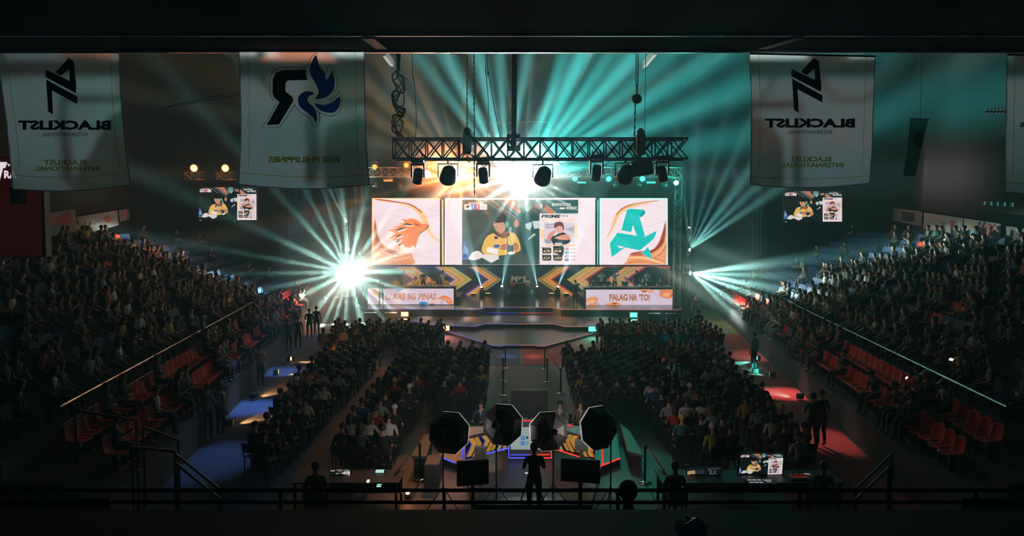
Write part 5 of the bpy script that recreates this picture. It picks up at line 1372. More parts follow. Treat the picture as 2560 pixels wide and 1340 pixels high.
# gallery rail
t = thing('gallery_railing', 'black two-bar railing in front of the dark gallery ledge', 'railing', at(1280, 1270, 4.4))
for y, nm in ((1226, 'top_rail'), (1256, 'lower_rail')):
    a = at(1280, y, 4.4); MB().tube([(-4.5, 4.4, a.z), (4.5, 4.4, a.z)], .012, mat('rail_black', (.03, .033, .035), .3, .5), 8).build(nm, t)
for x in (700, 1110, 1545, 2000, 2440):
    a = at(x, 1226, 4.4); MB().tube([(a.x, 4.4, a.z), (a.x, 4.4, a.z - .4), (a.x, 3.95, a.z - .4)], .011, STEEL, 6).build('post', t)
# crumpled clear bag on the ledge
rb = random.Random(5); c = at(1728, 1318, 3.6)
bm = bmesh.new(); bmesh.ops.create_icosphere(bm, subdivisions=3, radius=1)
for v in bm.verts:
    n = v.co.normalized(); k = 1 + .22 * math.sin(n.x * 9 + n.y * 7) * math.cos(n.z * 8 + n.x * 5) + rb.uniform(-.05, .05)
    v.co = Vector((n.x * .075 * k, n.y * .06 * k, n.z * .05 * k))
zmin = min(v.co.z for v in bm.verts)
me = bpy.data.meshes.new('plastic_bag'); bm.to_mesh(me); bm.free(); o = bpy.data.objects.new('plastic_bag', me); COL.objects.link(o)
pb = mat('clear_plastic', (.6, .75, .8), .2, .0, spec=1.0); me.materials.append(pb)
o.location = (c.x, 3.6, pL_led - zmin) if 'pL_led' in globals() else (c.x, 3.6, at(1280, 1272, 4.0).z - zmin)
tag(o, 'crumpled clear plastic bag lying on the dark gallery ledge', 'bag')
# section board
t = thing('section_board', 'small dark board reading section B on the right stand rail', 'sign', at(2318, 1035, 20))
a = at(2318, 1000, 20)
Rz = Matrix.Rotation(math.radians(32), 3, 'Z')
b = MB(); p0 = at(2316, 1003, 20); b.cbox(p0, (.6, .03, .75), BLACK, Rz); b.build('panel', t)
P = Pic(lambda x, y, h: p0 + Rz @ Vector(((x - 2316) / 92, -.017 - h, -(y - 1003) / 92)), 1, .004); lm = mat('sign_letter', (.30, .34, .34), .6)
P.text('B', 2309, 992, 2325, 1017, lm, 1, 0, .02); P.text('SECTION', 2296, 978, 2336, 987, lm, 1, 0, .01); P.build('lettering', t)
MB().tube([(p0.x, p0.y + .05, 1.31), (p0.x, p0.y + .05, p0.z - .37)], .02, STEEL).build('post', t)
# ---------------------------------------------------------------- people on the stage
def stagep(key, x, y, Y, z, yaw, col, label, hair='short', cap=None, **kw):
    p = at(x, y, Y); return person(key, (p.x, Y, z), yaw, col, label, hair, None, True, cap, sub=1, **kw)
YEL = (.62, .42, .06)
SD = dict(kind='sit', arms='desk', lean=.08)
HEAD = mat('headset', (.02, .02, .022), .4)
def headset(r, key):
    _, hc, fw, _, _ = PROTO[key]; b = MB()
    b.tube([hc + Vector((.1 * math.cos(a), -.0, .02 + .115 * math.sin(a))) for a in [PI * i / 8 for i in range(9)]], .012, HEAD, 5)
    for s in (-1, 1): b.lathe([(.035, 0), (.04, .02), (.02, .035)], HEAD, hc + Vector((s * .085, 0, .0)), Matrix.Rotation(s * PI / 2, 3, 'Y'), 10)
    me = bpy.data.meshes.new('headset'); me.from_pydata(b.v, [], [f for f, _ in b.f]); me.materials.append(HEAD)
    h = bpy.data.objects.new('headset', me); COL.objects.link(h); h.parent = r
YD, ZR = 53.0, 1.40
CHB = mat('gaming_chair', (.015, .016, .018), .6)
def stage_chair(x, label):
    p = at(x, 700, YD); t = thing('stage_chair', label, 'chair', (p.x, YD, ZR))
    b = MB(); b.box((p.x - .25, YD - .22, ZR + .38), (p.x + .25, YD + .22, ZR + .445), CHB, .02); b.build('seat', t)
    b = MB(); b.box((p.x - .24, YD + .23, ZR + .5), (p.x + .24, YD + .31, ZR + 1.05), CHB, .03); b.build('backrest', t)
    b = MB(); b.tube([(p.x, YD, ZR + .04), (p.x, YD, ZR + .38)], .03, STEEL); b.build('column', t)
    b = MB(); b.lathe([(.28, 0), (.28, .02), (.06, .05)], STEEL, (p.x, YD, ZR + .001), None, 12); b.build('base', t)
nth = ('first', 'second', 'third', 'fourth', 'fifth')
for i, (x, col, lab) in enumerate(((989, YEL, 'player in yellow shirt seated furthest left at the LAKAS NG PINAS desk'), (1039, YEL, 'player in yellow shirt seated second at the LAKAS NG PINAS desk'), (1081, YEL, 'player in yellow shirt seated third at the LAKAS NG PINAS desk'), (1114, YEL, 'player in yellow and black shirt seated nearest the stage middle, left desk'))):
    r = stagep('desk_sit', x, 700, YD, ZR, PI + .05, col, lab, **SD); headset(r, 'desk_sit'); stage_chair(x, 'black player chair at the LAKAS NG PINAS desk, %s from the left' % nth[i])
for i, (x, col, lab) in enumerate(((1481, (.015, .02, .02), 'player in black seated first from the left at the PALAG NA TO desk'), (1519, (.02, .025, .03), 'player in black jacket seated second at the PALAG NA TO desk'), (1563, (.02, .03, .03), 'player in black seated third at the PALAG NA TO desk, middle'), (1607, (.04, .06, .09), 'player in blue grey jacket seated fourth at the PALAG NA TO desk'), (1651, (.04, .05, .04), 'player in dark camouflage seated last at the PALAG NA TO desk'))):
    r = stagep('desk_sit', x, 700, YD, ZR, PI - .05, col, lab, **SD); headset(r, 'desk_sit'); stage_chair(x, 'black player chair at the PALAG NA TO desk, %s from the left' % nth[i])
STD = dict(kind='stand', arms='down'); YS_ = 54.6
WHT = (.55, .58, .55)
stagep('st_down', 1107, 690, YS_, ZR, PI + .2, WHT, 'man standing in white shirt and black cap behind the left player desk', 'cap', **STD)
stagep('st_fold', 1058, 690, YS_, ZR, PI, (.02, .025, .025), 'man in black printed shirt standing behind the left player desk', kind='stand', arms='fold')
stagep('st_fold', 1011, 700, YS_ - .1, 1.40, PI - .2, (.35, .36, .36), 'person with pale collar bending behind the left desk between two yellow players', kind='stand', arms='fold')
stagep('st_clap', 1504, 690, YS_, ZR, PI, WHT, 'man standing in white shirt with raised arm behind the right player desk', 'cap', kind='stand', arms='clap')
stagep('st_raise', 1537, 690, YS_, ZR, PI + .2, (.3, .31, .31), 'person in pale vest holding both hands up behind the right desk', kind='stand', arms='raise')
stagep('st_down', 1591, 690, YS_ + .2, ZR, PI, (.015, .02, .018), 'person in black standing behind the right desk left of the white shirt', **STD)
r = stagep('st_down', 1618, 690, YS_, ZR, PI, (.6, .62, .62), 'man in white short-sleeved shirt and red tie behind the right player desk', **STD)
b = MB(); b.prism([(-.03, .118, 1.42), (.03, .118, 1.42), (.045, .13, 1.1), (0, .13, 1.04), (-.045, .13, 1.1)], (0, .012, 0), mat('tie_red', (.5, .03, .06), .6)); tie = b.build('necktie'); tie.parent = r
# camera crew on stage
def camera_rig(label, c, d, k=1.0):
    t = thing('video_camera', label, 'camera', c); R = Vector(d).to_track_quat('Y', 'Z').to_matrix()
    MB().cbox(c, (.14 * k, .34 * k, .18 * k), BLACK, R, .02).build('body', t)
    MB().lathe([(.05 * k, 0), (.07 * k, .12 * k), (.06 * k, .14 * k)], FX, Vector(c) + R @ Vector((0, .17 * k, 0)), R @ Matrix.Rotation(-PI / 2, 3, 'X'), 12).build('lens', t)
    MB().tube([Vector(c) + R @ Vector((0, -.1 * k, .09 * k)), Vector(c) + R @ Vector((0, -.1 * k, .15 * k)), Vector(c) + R @ Vector((0, .1 * k, .15 * k)), Vector(c) + R @ Vector((0, .1 * k, .09 * k))], .012 * k, FX).build('handle', t)
    return t
p = on(953, 763, .951)
person('cam_shorts', (p.x, p.y, .951), .1, (.02, .05, .05), 'camera operator in dark shorts and white shoes before the left desk', 'short', None, False, None, kind='stand', arms='phone', sub=1, shorts=True, shoe=WSHOE)
camera_rig('video camera held up by the operator before the left desk', Vector((p.x, p.y + .42, .951 + 1.36)), (0, 1, 0), .9)
p = on(1438, 762, .951)
person('cam_stand', (p.x, p.y, .951), -.5, (.012, .016, .017), 'camera operator in black standing beside the right player desk', 'short', None, False, None, kind='stand', arms='phone', sub=1)
Rr_ = Matrix.Rotation(-.5, 3, 'Z'); camera_rig('video camera held by the operator beside the right desk', Vector((p.x, p.y, .951 + 1.38)) + Rr_ @ Vector((0, .44, 0)), Rr_ @ Vector((0, 1, 0)), .9)
# things on the desks
rb = random.Random(3)
for x0, x1, sn in ((935, 1128, 'LAKAS NG PINAS'), (1470, 1676, 'PALAG NA TO')):
    for k in range(9):
        x = x0 + (x1 - x0) * (k + .5) / 9 + rb.uniform(-5, 5); p = at(x, 717, 51.6); p.z = DTOP + .001
        if k % 3 == 1:
            t = tag(MB().lathe([(.035, 0), (.045, .12), (.047, .13)], mat('paper_cup', (.7, .72, .7), .6), p, None, 10).build('paper_cup', None, True), 'white cup on the %s desk, %s from the left' % (sn, ordn(k + 1)), 'cup')
        elif k % 3 == 0:
            t = thing('water_bottle', 'small water bottle on the %s desk, %s thing from the left' % (sn, ordn(k + 1)), 'bottle', p)
            MB().lathe([(.035, 0), (.036, .14), (.015, .18), (.015, .2)], mat('bottle_clear', (.4, .55, .6), .15), p, None, 10).build('body', t, True); MB().lathe([(.017, .2), (.017, .225)], mat('bottle_cap', (.1, .2, .5), .4), p, None, 8).build('cap', t)
        else:
            MB_ = MB().box((p.x - .13, p.y - .1, p.z), (p.x + .13, p.y + .1, p.z + .02), mat('desk_sheet', (.75, .77, .76), .6)); tag(MB_.build('clipboard'), 'white clipboard on the %s desk, %s thing from the left' % (sn, ordn(k + 1)), 'clipboard')
# emblem sculpture in the middle of the stage
YM = 55.5
t = thing('stage_trophy', 'dark crest sculpture with white MPL letters in the middle of the stage', 'sculpture', at(1300, 736, YM))
def zm(x, y): return at(1160 + x / 8.533, 650 + y / 8.533, YM)
def plate(nm, pts, m, d=.25, f=0.0):
    b = MB(); b.prism([zm(*p) + Vector((0, -f, 0)) for p in pts], (0, d, 0), m); return b.build(nm, t)
MT = mat('crest_dark', (.02, .022, .024), .35, .4); MG = mat('crest_green', (.04, .055, .04), .4, .4); MW = mat('crest_white', (.75, .75, .72), .5); MRd = mat('crest_red', (.45, .06, .05), .5); MS = mat('crest_silver', (.5, .52, .52), .3, .8)
plate('shield', [(960, 500), (1040, 330), (1200, 300), (1350, 330), (1440, 500), (1440, 740), (1360, 800), (1040, 800), (960, 740)], MT, .5)
plate('horn', [(1050, 330), (1040, 250), (1065, 200), (1075, 270), (1110, 320)], MG); plate('horn', [(1330, 330), (1340, 250), (1315, 200), (1305, 270), (1270, 320)], MG)
plate('crown', [(1110, 330), (1130, 240), (1160, 275), (1195, 220), (1230, 275), (1260, 240), (1280, 330)], MG, .2, .05)
pos_m = lambda x, y, h: zm(x, y) + Vector((0, -.06 - h, 0))
for s, x0, x1 in (('M', 1000, 1150), ('P', 1165, 1245), ('L', 1260, 1400)):
    P = Pic(pos_m, 1, .01); P.text(s, x0, 340 if s != 'P' else 350, x1, 470 if s != 'P' else 430, MW, 2, 0 if s != 'M' else .1, .06); P.build('letter', t)
plate('bar', [(960, 480), (1440, 480), (1430, 500), (970, 500)], MS, .1, .05)
plate('accent', [(1000, 500), (1100, 505), (1070, 560), (985, 555)], MRd, .1, .06); plate('accent', [(1400, 500), (1300, 505), (1330, 560), (1405, 555)], MRd, .1, .06)
plate('claw', [(930, 640), (960, 630), (990, 700), (970, 715), (925, 690)], MS, .3, .1); plate('claw', [(1470, 640), (1440, 630), (1405, 700), (1425, 715), (1475, 690)], MS, .3, .1)
b = MB(); a, c = at(1272, 737, YM), at(1328, 728, YM); b.box((a.x, YM - .1, .951), (c.x, YM + .6, c.z), MT, .03); b.build('base', t)
# ---------------------------------------------------------------- casters' corner
ZP = .2; YC = 20.4
pts = [on(x, y, ZP) for x, y in ((1098, 1142), (1164, 1168), (1180, 1262), (1478, 1262), (1502, 1168), (1550, 1147), (1545, 1085), (1100, 1085))]
t = thing('caster_platform', 'low black platform under the casters with blue and red edge lights', 'stage platform', (XC, 19, 0))
PLM = mat('platform_black', (.012, .012, .014), .4)
MB().prism([(p.x, p.y, .001) for p in pts], (0, 0, ZP - .001), PLM).build('deck', t)
def led(label, px, col, Y=None, z=None, g=1.4, w=.02):
    P_ = [on(x, y, z) if z is not None else at(x, y, Y) for x, y in px]
    o = MB().tube([p + Vector((0, -.02, .02)) for p in P_], w, em(col, g), 5).build('light_strip', t); o['label'] = label
BL, RL = '#5258ff', '#ff3a24'
led('blue edge light', [(1098, 1142), (1137, 1158)], BL, z=ZP); led('red edge light', [(1502, 1166), (1550, 1147)], RL, z=ZP)
YF = YC - .2
t = thing('caster_desk', 'caster desk with gold chevrons, pale centre and blue and red light lines', 'desk', at(1325, 1146, YF))
a, c = at(1275, 1126, YF), at(1377, 1060, YF)
dz = c.z
MB().box((a.x, YF, ZP + .001), (c.x, YF + .12, dz), BLACK).box((a.x, YF + .12, ZP + .001), (c.x, YF + .7, dz - .05), BLACK).build('body', t)
def wing(p0, p1, y0, y1, Ya, Yb, nm):
    """angled front from column p0 (depth Ya) to p1 (depth Yb)"""
    q = [at(p0, y0[0], Ya), at(p1, y0[1], Yb)]; l = [at(p0, y1[0], Ya), at(p1, y1[1], Yb)]
    for v in l: v.z = max(v.z, ZP + .002)
    o = MB().prism([l[0], l[1], q[1], q[0]], (0, .1, 0), BLACK).build(nm, t)
    def f(x, y, h):
        u = (x - p0) / (p1 - p0); top = q[0].lerp(q[1], u); bot = l[0].lerp(l[1], u)
        yt = y0[0] + (y0[1] - y0[0]) * u; yb_ = y1[0] + (y1[1] - y1[0]) * u
        r = bot.lerp(top, (yb_ - y) / (yb_ - yt)); r.y -= h + .002; return r
    return f
f1 = wing(1163, 1272, (1098, 1072), (1150, 1122), YF - 1.3, YF - .05, 'side_panel')
f2 = wing(1470, 1378, (1098, 1072), (1150, 1122), YF - 1.3, YF - .05, 'side_panel')
def zc(x, y): return (980 + x * .2734, 960 + y * .2734)
def caster_chev(f, mir):
    P = Pic(f, .62, .006)
    g = (lambda p: (2650 - zc(*p)[0] - 8 * 0, zc(*p)[1])) if mir else (lambda p: zc(*p))
    E_ = '#ff5a30' if mir else '#6a60ff'
    P.poly([g(p) for p in ((672, 505), (1060, 450), (1060, 590), (672, 690))], '#200a0c' if mir else '#0e1030', 1)
    for a0 in (700, 820):
        for d0, c_ in ((0, '#d6a04c'), (45, '#c8923e')):
            P.poly([g(p) for p in ((a0 + d0, 500 - d0 * .2 - (a0 - 700) * .2), (a0 + d0 + 38, 492 - d0 * .2 - (a0 - 700) * .2), (a0 + d0 + 72, 545 - (a0 - 700) * .25), (a0 + d0 + 20, 660 - (a0 - 700) * .35), (a0 + d0 - 16, 668 - (a0 - 700) * .35), (a0 + d0 + 30, 552 - (a0 - 700) * .25))], c_, 2)
        P.line([g(p) for p in ((a0 - 8, 500 - (a0 - 700) * .2), (a0 + 24, 552 - (a0 - 700) * .25), (a0 - 24, 668 - (a0 - 700) * .35))], 1.4, E_, 3, 1.6)
    for a0 in (930, 985, 1030): P.poly([g(p) for p in ((a0, 540), (a0 + 30, 540), (a0 - 5, 605), (a0 - 35, 610))], '#c8923e' if a0 != 985 else '#b9a06a', 2)
    P.build('chevron_picture', t)
caster_chev(f1, False); caster_chev(f2, True)
P = Pic(lambda x, y, h: at(x, y, YF - .01 - h), 1.0, .004); P.rect(1277, 1064, 1375, 1124, '#b9cfd4', 1, .55)
P.rect(1302, 1090, 1312, 1100, '#2b7fd0', 2, .8); P.rect(1302, 1103, 1312, 1113, '#2b7fd0', 2, .8); P.text('X', 1316, 1104, 1322, 1111, '#33414a', 2, g=.5); P.poly(ell(1318, 1094, 3, 3, 8), '#33414a', 2, .5)
P.text('P', 1304, 1092, 1310, 1099, '#b9cfd4', 3, g=.6); P.text('X', 1304, 1105, 1310, 1111, '#b9cfd4', 3, g=.6)
P.build('centre_picture', t)
MB().prism([at(1165, 1096, YF - 1.3) , at(1275, 1068, YF - .1), at(1377, 1068, YF - .1), at(1468, 1096, YF - 1.3), at(1468, 1096, YF - 1.3) + Vector((.1, .9, 0)), at(1400, 1062, YF + .75), at(1250, 1062, YF + .75), at(1165, 1096, YF - 1.3) + Vector((-.1, .9, 0))], (0, 0, .04), mat('caster_top', (.03, .03, .033), .3)).build('desk_top', t)
led('blue light line', [(1163, 1097), (1163, 1150), (1272, 1121)], BL, YF - 1.0); led('red light line', [(1470, 1097), (1470, 1150), (1378, 1121)], RL, YF - 1.0)
led('blue light line', [(1272, 1106), (1272, 1146), (1325, 1146)], BL, YF - .35); led('red light line', [(1378, 1106), (1378, 1146), (1325, 1146)], RL, YF - .35)
led('blue light line', [(1276, 1138), (1325, 1138)], BL, YF - .35, g=.9); led('red light line', [(1374, 1138), (1325, 1138)], RL, YF - .35, g=.9)
led('thin blue light line', [(1156, 1102), (1156, 1148)], BL, YF - 1.0, g=.8); led('thin red light line', [(1506, 1115), (1506, 1165)], RL, YF - 1.6, g=1.0)
led('pale red light line', [(1275, 1053), (1300, 1053)], '#e8d0c8', YF - .1, g=.9); led('red light line on top', [(1301, 1053), (1330, 1053)], RL, YF - .1, g=.9); led('red light line on top', [(1420, 1062), (1450, 1075)], RL, YF - .2, g=.9)
YK = YC + 1.6
for x, col, lab, yaw in ((1206, (.02, .03, .09), 'caster in blue suit seated behind the left softbox', -.35), (1264, (.02, .022, .03), 'caster with headset half hidden behind the tallest softbox', -.1), (1398, (.10, .10, .09), 'caster in grey suit and dark tie looking down at the desk', .15), (1447, (.09, .07, .05), 'caster in brown suit and dark tie seated beside the right softbox', .35)):
    p = at(x, 1040, YK)
    r = person('caster', (p.x, YK, .02), PI + yaw, col, lab, 'short', None, True, None, kind='sit', arms='desk', lean=.16, sub=1, sleeves=True)
    b = MB(); _, hc, fw, _, _ = PROTO['caster']; q = lambda v: hc + fw @ Vector(v)
    b.prism([q((-.04, .062, -.175)), q((.04, .062, -.175)), q((0, .115, -.42))], (0, .012, 0), MW); sh_ = b.build('shirt_front'); sh_.parent = r
    b = MB(); b.prism([q((-.014, .082, -.185)), q((.014, .082, -.185)), q((.018, .13, -.36)), q((0, .135, -.40)), q((-.018, .13, -.36))], (0, .012, 0), mat('tie_dark', (.015, .01, .012), .6)); ti = b.build('necktie'); ti.parent = r
    c = bpy.data.objects.new('caster_chair', chair_me); COL.objects.link(c); c.location = (p.x, YK, .02); c.rotation_euler = (0, 0, PI + yaw); tag(c, 'black chair under the %s' % lab.split(' seated')[0].split(' half')[0].split(' looking')[0], 'chair')
# softboxes
SBK = mat('softbox_black', (.008, .008, .009), .55); SLIP = cloth('softbox_lip', (235, 235, 235), .6); SIN = mat('softbox_silver', (.10, .10, .11), .3, .6); SFR = em('#fff4e2', 1.4)
def softbox(label, x, y, Y, rpx, d, floor_x):
    c = at(x, y, Y); r = rpx / F * Y; R = Vector(d).to_track_quat('Z', 'Y').to_matrix() @ Matrix.Rotation(PI / 8, 3, 'Z')
    t = thing('softbox_lamp', label, 'studio lamp', (c.x, c.y, 0))
    ring = lambda rr, zz: [c + R @ Vector((rr * math.cos(2 * PI * i / 8), rr * math.sin(2 * PI * i / 8), zz)) for i in range(8)]
    A, B_, D_ = ring(r, 0), ring(r * .72, -r * .34), ring(r * .16, -r * .62)
    b = MB(); V = A + B_ + D_; b.add(V, [(i, (i + 1) % 8, 8 + (i + 1) % 8, 8 + i) for i in range(8)] + [(8 + i, 8 + (i + 1) % 8, 16 + (i + 1) % 8, 16 + i) for i in range(8)] + [tuple(range(16, 24))], SBK); b.build('hood', t, fix=False)
    LP = ring(r * 1.02, r * .09); b = MB(); b.add(A + LP, [(i, (i + 1) % 8, 8 + (i + 1) % 8, 8 + i) for i in range(8)], SLIP); b.build('rim', t, fix=False)
    ribs = MB()
    for i in range(8): ribs.tube([A[i], B_[i] * 1.0 + (B_[i] - c) * .01, D_[i]], r * .012, STEEL, 4)
    o = ribs.build('rib_frame', t)
    MB().face(ring(r * .97, -.01), SFR).build('diffuser', t, fix=False)
    hb = c + R @ Vector((0, 0, -r * .85)); MB().cbox(hb, (.13, .13, .3), SBK, R, .02).build('lamp_head', t)
    P = Pic(lambda u, v, h: (A[0] * 0 + c + R @ Vector((r * .86 * math.cos(.0), 0, -r * .17)) ) + R @ Vector((-.012 - h, u, v)), 1, .002)
    g = Vector((hb.x, hb.y, .03)); MB().tube([hb, g], .018, STEEL, 6).build('stand_pole', t)
    for k in range(3):
        a = PI / 2 + k * 2 * PI / 3; MB().tube([g + Vector((0, 0, .55)), g + Vector((.5 * math.cos(a), .5 * math.sin(a), -.01))], .012, STEEL, 5).build('stand_leg', t)
    l = bpy.data.lights.new('softbox_light', 'AREA'); l.shape = 'DISK'; l.size = r * 1.7; l.energy = 22; l.color = (1, .93, .84)
    o = bpy.data.objects.new('softbox_light', l); COL.objects.link(o); n = R @ Vector((0, 0, 1)); o.location = c + n * .03 - Vector(t.location); aim(o, n); o.parent = t
softbox('black octagonal softbox furthest left behind the casters desk camera side', 1122, 1082, 17.2, 56, (.25, 1, -.28), 1122)
softbox('tallest black octagonal softbox second from the left', 1256, 1062, 17.4, 55, (.34, 1, -.25), 1233)
softbox('black octagonal softbox second from the right', 1372, 1078, 17.4, 52, (-.22, 1, -.25), 1400)
softbox('black octagonal softbox furthest right showing its pale left rim', 1497, 1070, 17.2, 58, (-.62, 1, -.22), 1497)
# monitors, boxes and crew between camera and casters
def panel_box(label, x0, x1, y0, y1, Y, d=.1, nm='monitor', rz=0, foot=0.0):
    p, q = at(x0, y1, Y), at(x1, y0, Y); c = (p + q) / 2
    t = thing(nm, label, 'monitor', (c.x, Y, foot))
    R = Matrix.Rotation(rz, 3, 'Z')
    MB().cbox(c, (q.x - p.x, d, q.z - p.z), BLACK, R, .015).build('body', t)
    MB().cbox(c + R @ Vector((0, d / 2 + .006, 0)), ((q.x - p.x) * .94, .004, (q.z - p.z) * .9), mat('dark_glass', (.01, .012, .014), .15), R).build('display', t)
    MB().box((c.x - .04, Y - .04, foot + .02), (c.x + .04, Y + .04, p.z + .02), STEEL).build('stand', t); MB().box((c.x - .25, Y - .2, foot), (c.x + .25, Y + .2, foot + .02), STEEL).build('base', t)
    return t
panel_box('large black monitor back in front of the centre aisle', 1278, 1369, 974, 1042, 23.6, .3)
panel_box('black monitor turned to the casters, left of the middle', 1142, 1222, 1150, 1212, 16.6, .1, rz=.22)
panel_box('black monitor turned to the casters, right of the middle', 1402, 1500, 1148, 1205, 16.6, .1, rz=-.22)
panel_box('small black monitor on the platform below the left chevrons', 1186, 1216, 1116, 1148, 17.9, .08, foot=ZP)
panel_box('small black monitor on the platform below the right chevrons', 1437, 1470, 1098, 1128, 17.9, .08, foot=ZP)
tag(MB().box((at(1060, 1200, 18.3).x, 18.3, .0), (at(1098, 1200, 18.3).x, 19.1, .6), BLACK, .02).build('equipment_case'), 'black equipment case left of the caster platform', 'case')
p = on(1333, 1262, 0); person('crew', (p.x, 16.4, 0), .05, (.008, .009, .01), 'camera operator in black standing at the camera facing the casters', 'short', None, False, CAPB, kind='stand', arms='phone', sub=1)
cc = at(1330, 1178, 17.0)
ct = camera_rig('studio camera with lit viewfinder facing the casters', cc, (0, 1, 0), 1.0)
MB().tube([cc - Vector((0, 0, .09)), (cc.x, cc.y, .9)], .03, STEEL).build('column', ct)
for k in range(3):
    a = PI / 2 + k * 2 * PI / 3; MB().tube([(cc.x, cc.y, .95), (cc.x + .4 * math.cos(a), cc.y + .4 * math.sin(a), .01)], .018, STEEL).build('tripod_leg', ct)
b = MB(); v = at(1317, 1182, 16.75); b.cbox(v, (.11, .02, .08), BLACK); b.build('viewfinder', ct); b = MB(); b.cbox(v + Vector((0, -.012, 0)), (.09, .003, .05), em('#b8c6c0', .8)); b.build('display', ct)
p = at(1572, 1208, 7.2); p.z -= 1.72
person('gallery', (p.x, 7.2, p.z), .1, (.006, .007, .008), 'dark silhouette of a spectator below the gallery rail, right of centre', 'short', None, False, None, kind='stand', arms='down', sub=1)
tag(MB().box((p.x - 1.2, 6.7, 0), (p.x + 1.2, 7.8, p.z - .001), CONC).build('floor_terrace'), kind='structure')
# benches and ramp walls beside the casters
for px, lab in (([(1062, 1086), (1082, 1086), (1066, 1140), (1030, 1140)], 'dark bench with taped edge left of the casters'), ([(1551, 1058), (1575, 1078), (1608, 1138), (1570, 1128)], 'dark bench in turquoise light right of the casters')):
    P_ = [on(x, y, .5) for x, y in px]
    t = thing('long_bench', lab, 'bench', (P_[0].x, P_[0].y, 0))
    MB().prism([p - Vector((0, 0, .08)) for p in P_], (0, 0, .08), mat('bench_grey', (.05, .05, .048), .6)).build('top', t)
    cx = sum((p for p in P_), Vector()) / 4
    MB().prism([Vector((cx.x + (p.x - cx.x) * .85, cx.y + (p.y - cx.y) * .9, 0)) for p in P_], (0, 0, .42), BLACK).build('base', t)
    a, e = P_[0], P_[3]; MB().tube([a + Vector((0, 0, .012)), e + Vector((0, 0, .012))], .014, mat('hazard_tape', (.35, .28, .1), .7), 4).build('edge_tape', t)
# stanchions
CHR = mat('chrome', (.6, .6, .6), .2, 1.0)
def stanchion(label, x, y, h=1.0, z=0.0):
    g = on(x, y, z); t = thing('stanchion', label, 'stanchion', g)
    MB().lathe([(.17, 0), (.17, .02), (.05, .05)], CHR, g, None, 16).build('base', t, True); MB().lathe([(.03, .04), (.03, h - .08), (.045, h - .08), (.045, h), (.02, h + .02)], BLACK, g, None, 10).build('post', t, True)
    return g + Vector((0, 0, h - .05))
s1 = stanchion('belt stanchion left of the casters corner with chrome base', 1050, 1202); s2 = stanchion('belt stanchion right of the casters corner with turquoise lit base', 1612, 1207)
s3 = stanchion('belt stanchion on the left of the centre aisle, nearest the stage', 1263, 922); s4 = stanchion('belt stanchion on the right of the centre aisle, nearest the stage', 1362, 924)
s5 = stanchion('belt stanchion on the left of the centre aisle, further back', 1258, 954); s6 = stanchion('belt stanchion on the right of the centre aisle, further back', 1368, 956)
s7 = stanchion('left belt stanchion close behind the casters', 1258, 990); s8 = stanchion('belt stanchion among the chairs right of the aisle', 1402, 985)
def belt(label, a, e, m): return tag(MB().bar(a, e, .006, .05, m).build('barrier_belt'), label, 'belt')
belt('black barrier belt along the left of the centre aisle', s3 + Vector((0, -.06, 0)), s5 + Vector((0, .06, 0)), BLACK); belt('red barrier belt on the right of the centre aisle', s4 + Vector((.05, -.06, 0)), s8 + Vector((-.04, .06, 0)), mat('belt_red', (.3, .02, .03), .7))
belt('dark belt running down from the left caster stanchion', s1 + Vector((-.07, -.02, 0)), on(985, 1190, .75), mat('belt_navy', (.02, .03, .06), .7)); belt('dark belt running from the right caster stanchion', s2 + Vector((.07, -.02, 0)), on(1668, 1190, .75), mat('belt_red', (.3, .02, .03), .7))
# hazard tape on the left floor
tag(MB().bar(on(1064, 1168, .012), on(1098, 1140, .012), .004, .07, mat('hazard_tape', (.35, .28, .1), .7)).build('floor_tape'), 'strip of hazard tape on the floor left of the caster platform', 'tape')
b = MB(); p = on(1020, 1247, 0); t = thing('work_lamp', 'small glowing lamp on the floor at the lower left of the casters', 'lamp', (p.x, p.y, 0)); b.box((p.x - .08, p.y - .06, 0), (p.x + .08, p.y + .06, .14), BLACK, .02); b.build('body', t); MB().ball((p.x, p.y - .04, .17), .05, em('#ffd2b0', 5)).build('bulb', t); point('glow', (p.x, p.y - .12, .22), 2.0, '#ff9a66', .05, t)
# ---------------------------------------------------------------- production desks
def prod_desk(label, x0, x1, y, Y, dep=.9):
    p, q = at(x0, y, Y), at(x1, y, Y); z = .76
    t = thing('control_desk', label, 'desk', ((p.x + q.x) / 2, Y, 0)); DM = mat('control_desk', (.012, .013, .015), .5)
    MB().box((p.x, Y - dep / 2, z - .04), (q.x, Y + dep / 2, z), DM, .01).build('desk_top', t)
    for x in (p.x + .05, q.x - .11):
        for yy in (Y - dep / 2 + .05, Y + dep / 2 - .11): MB().box((x, yy, 0), (x + .06, yy + .06, z - .04), DM).build('leg', t)
    MB().box((p.x + .12, Y + dep / 2 - .04, .2), (q.x - .12, Y + dep / 2 - .02, z - .05), DM).build('modesty_panel', t)
    return z
z = prod_desk('dark control desk with a small monitor at the left', 740, 1005, 1200, 17.0)
prod_desk('long dark control desk with lit monitors at the right', 1645, 2090, 1200, 17.0)
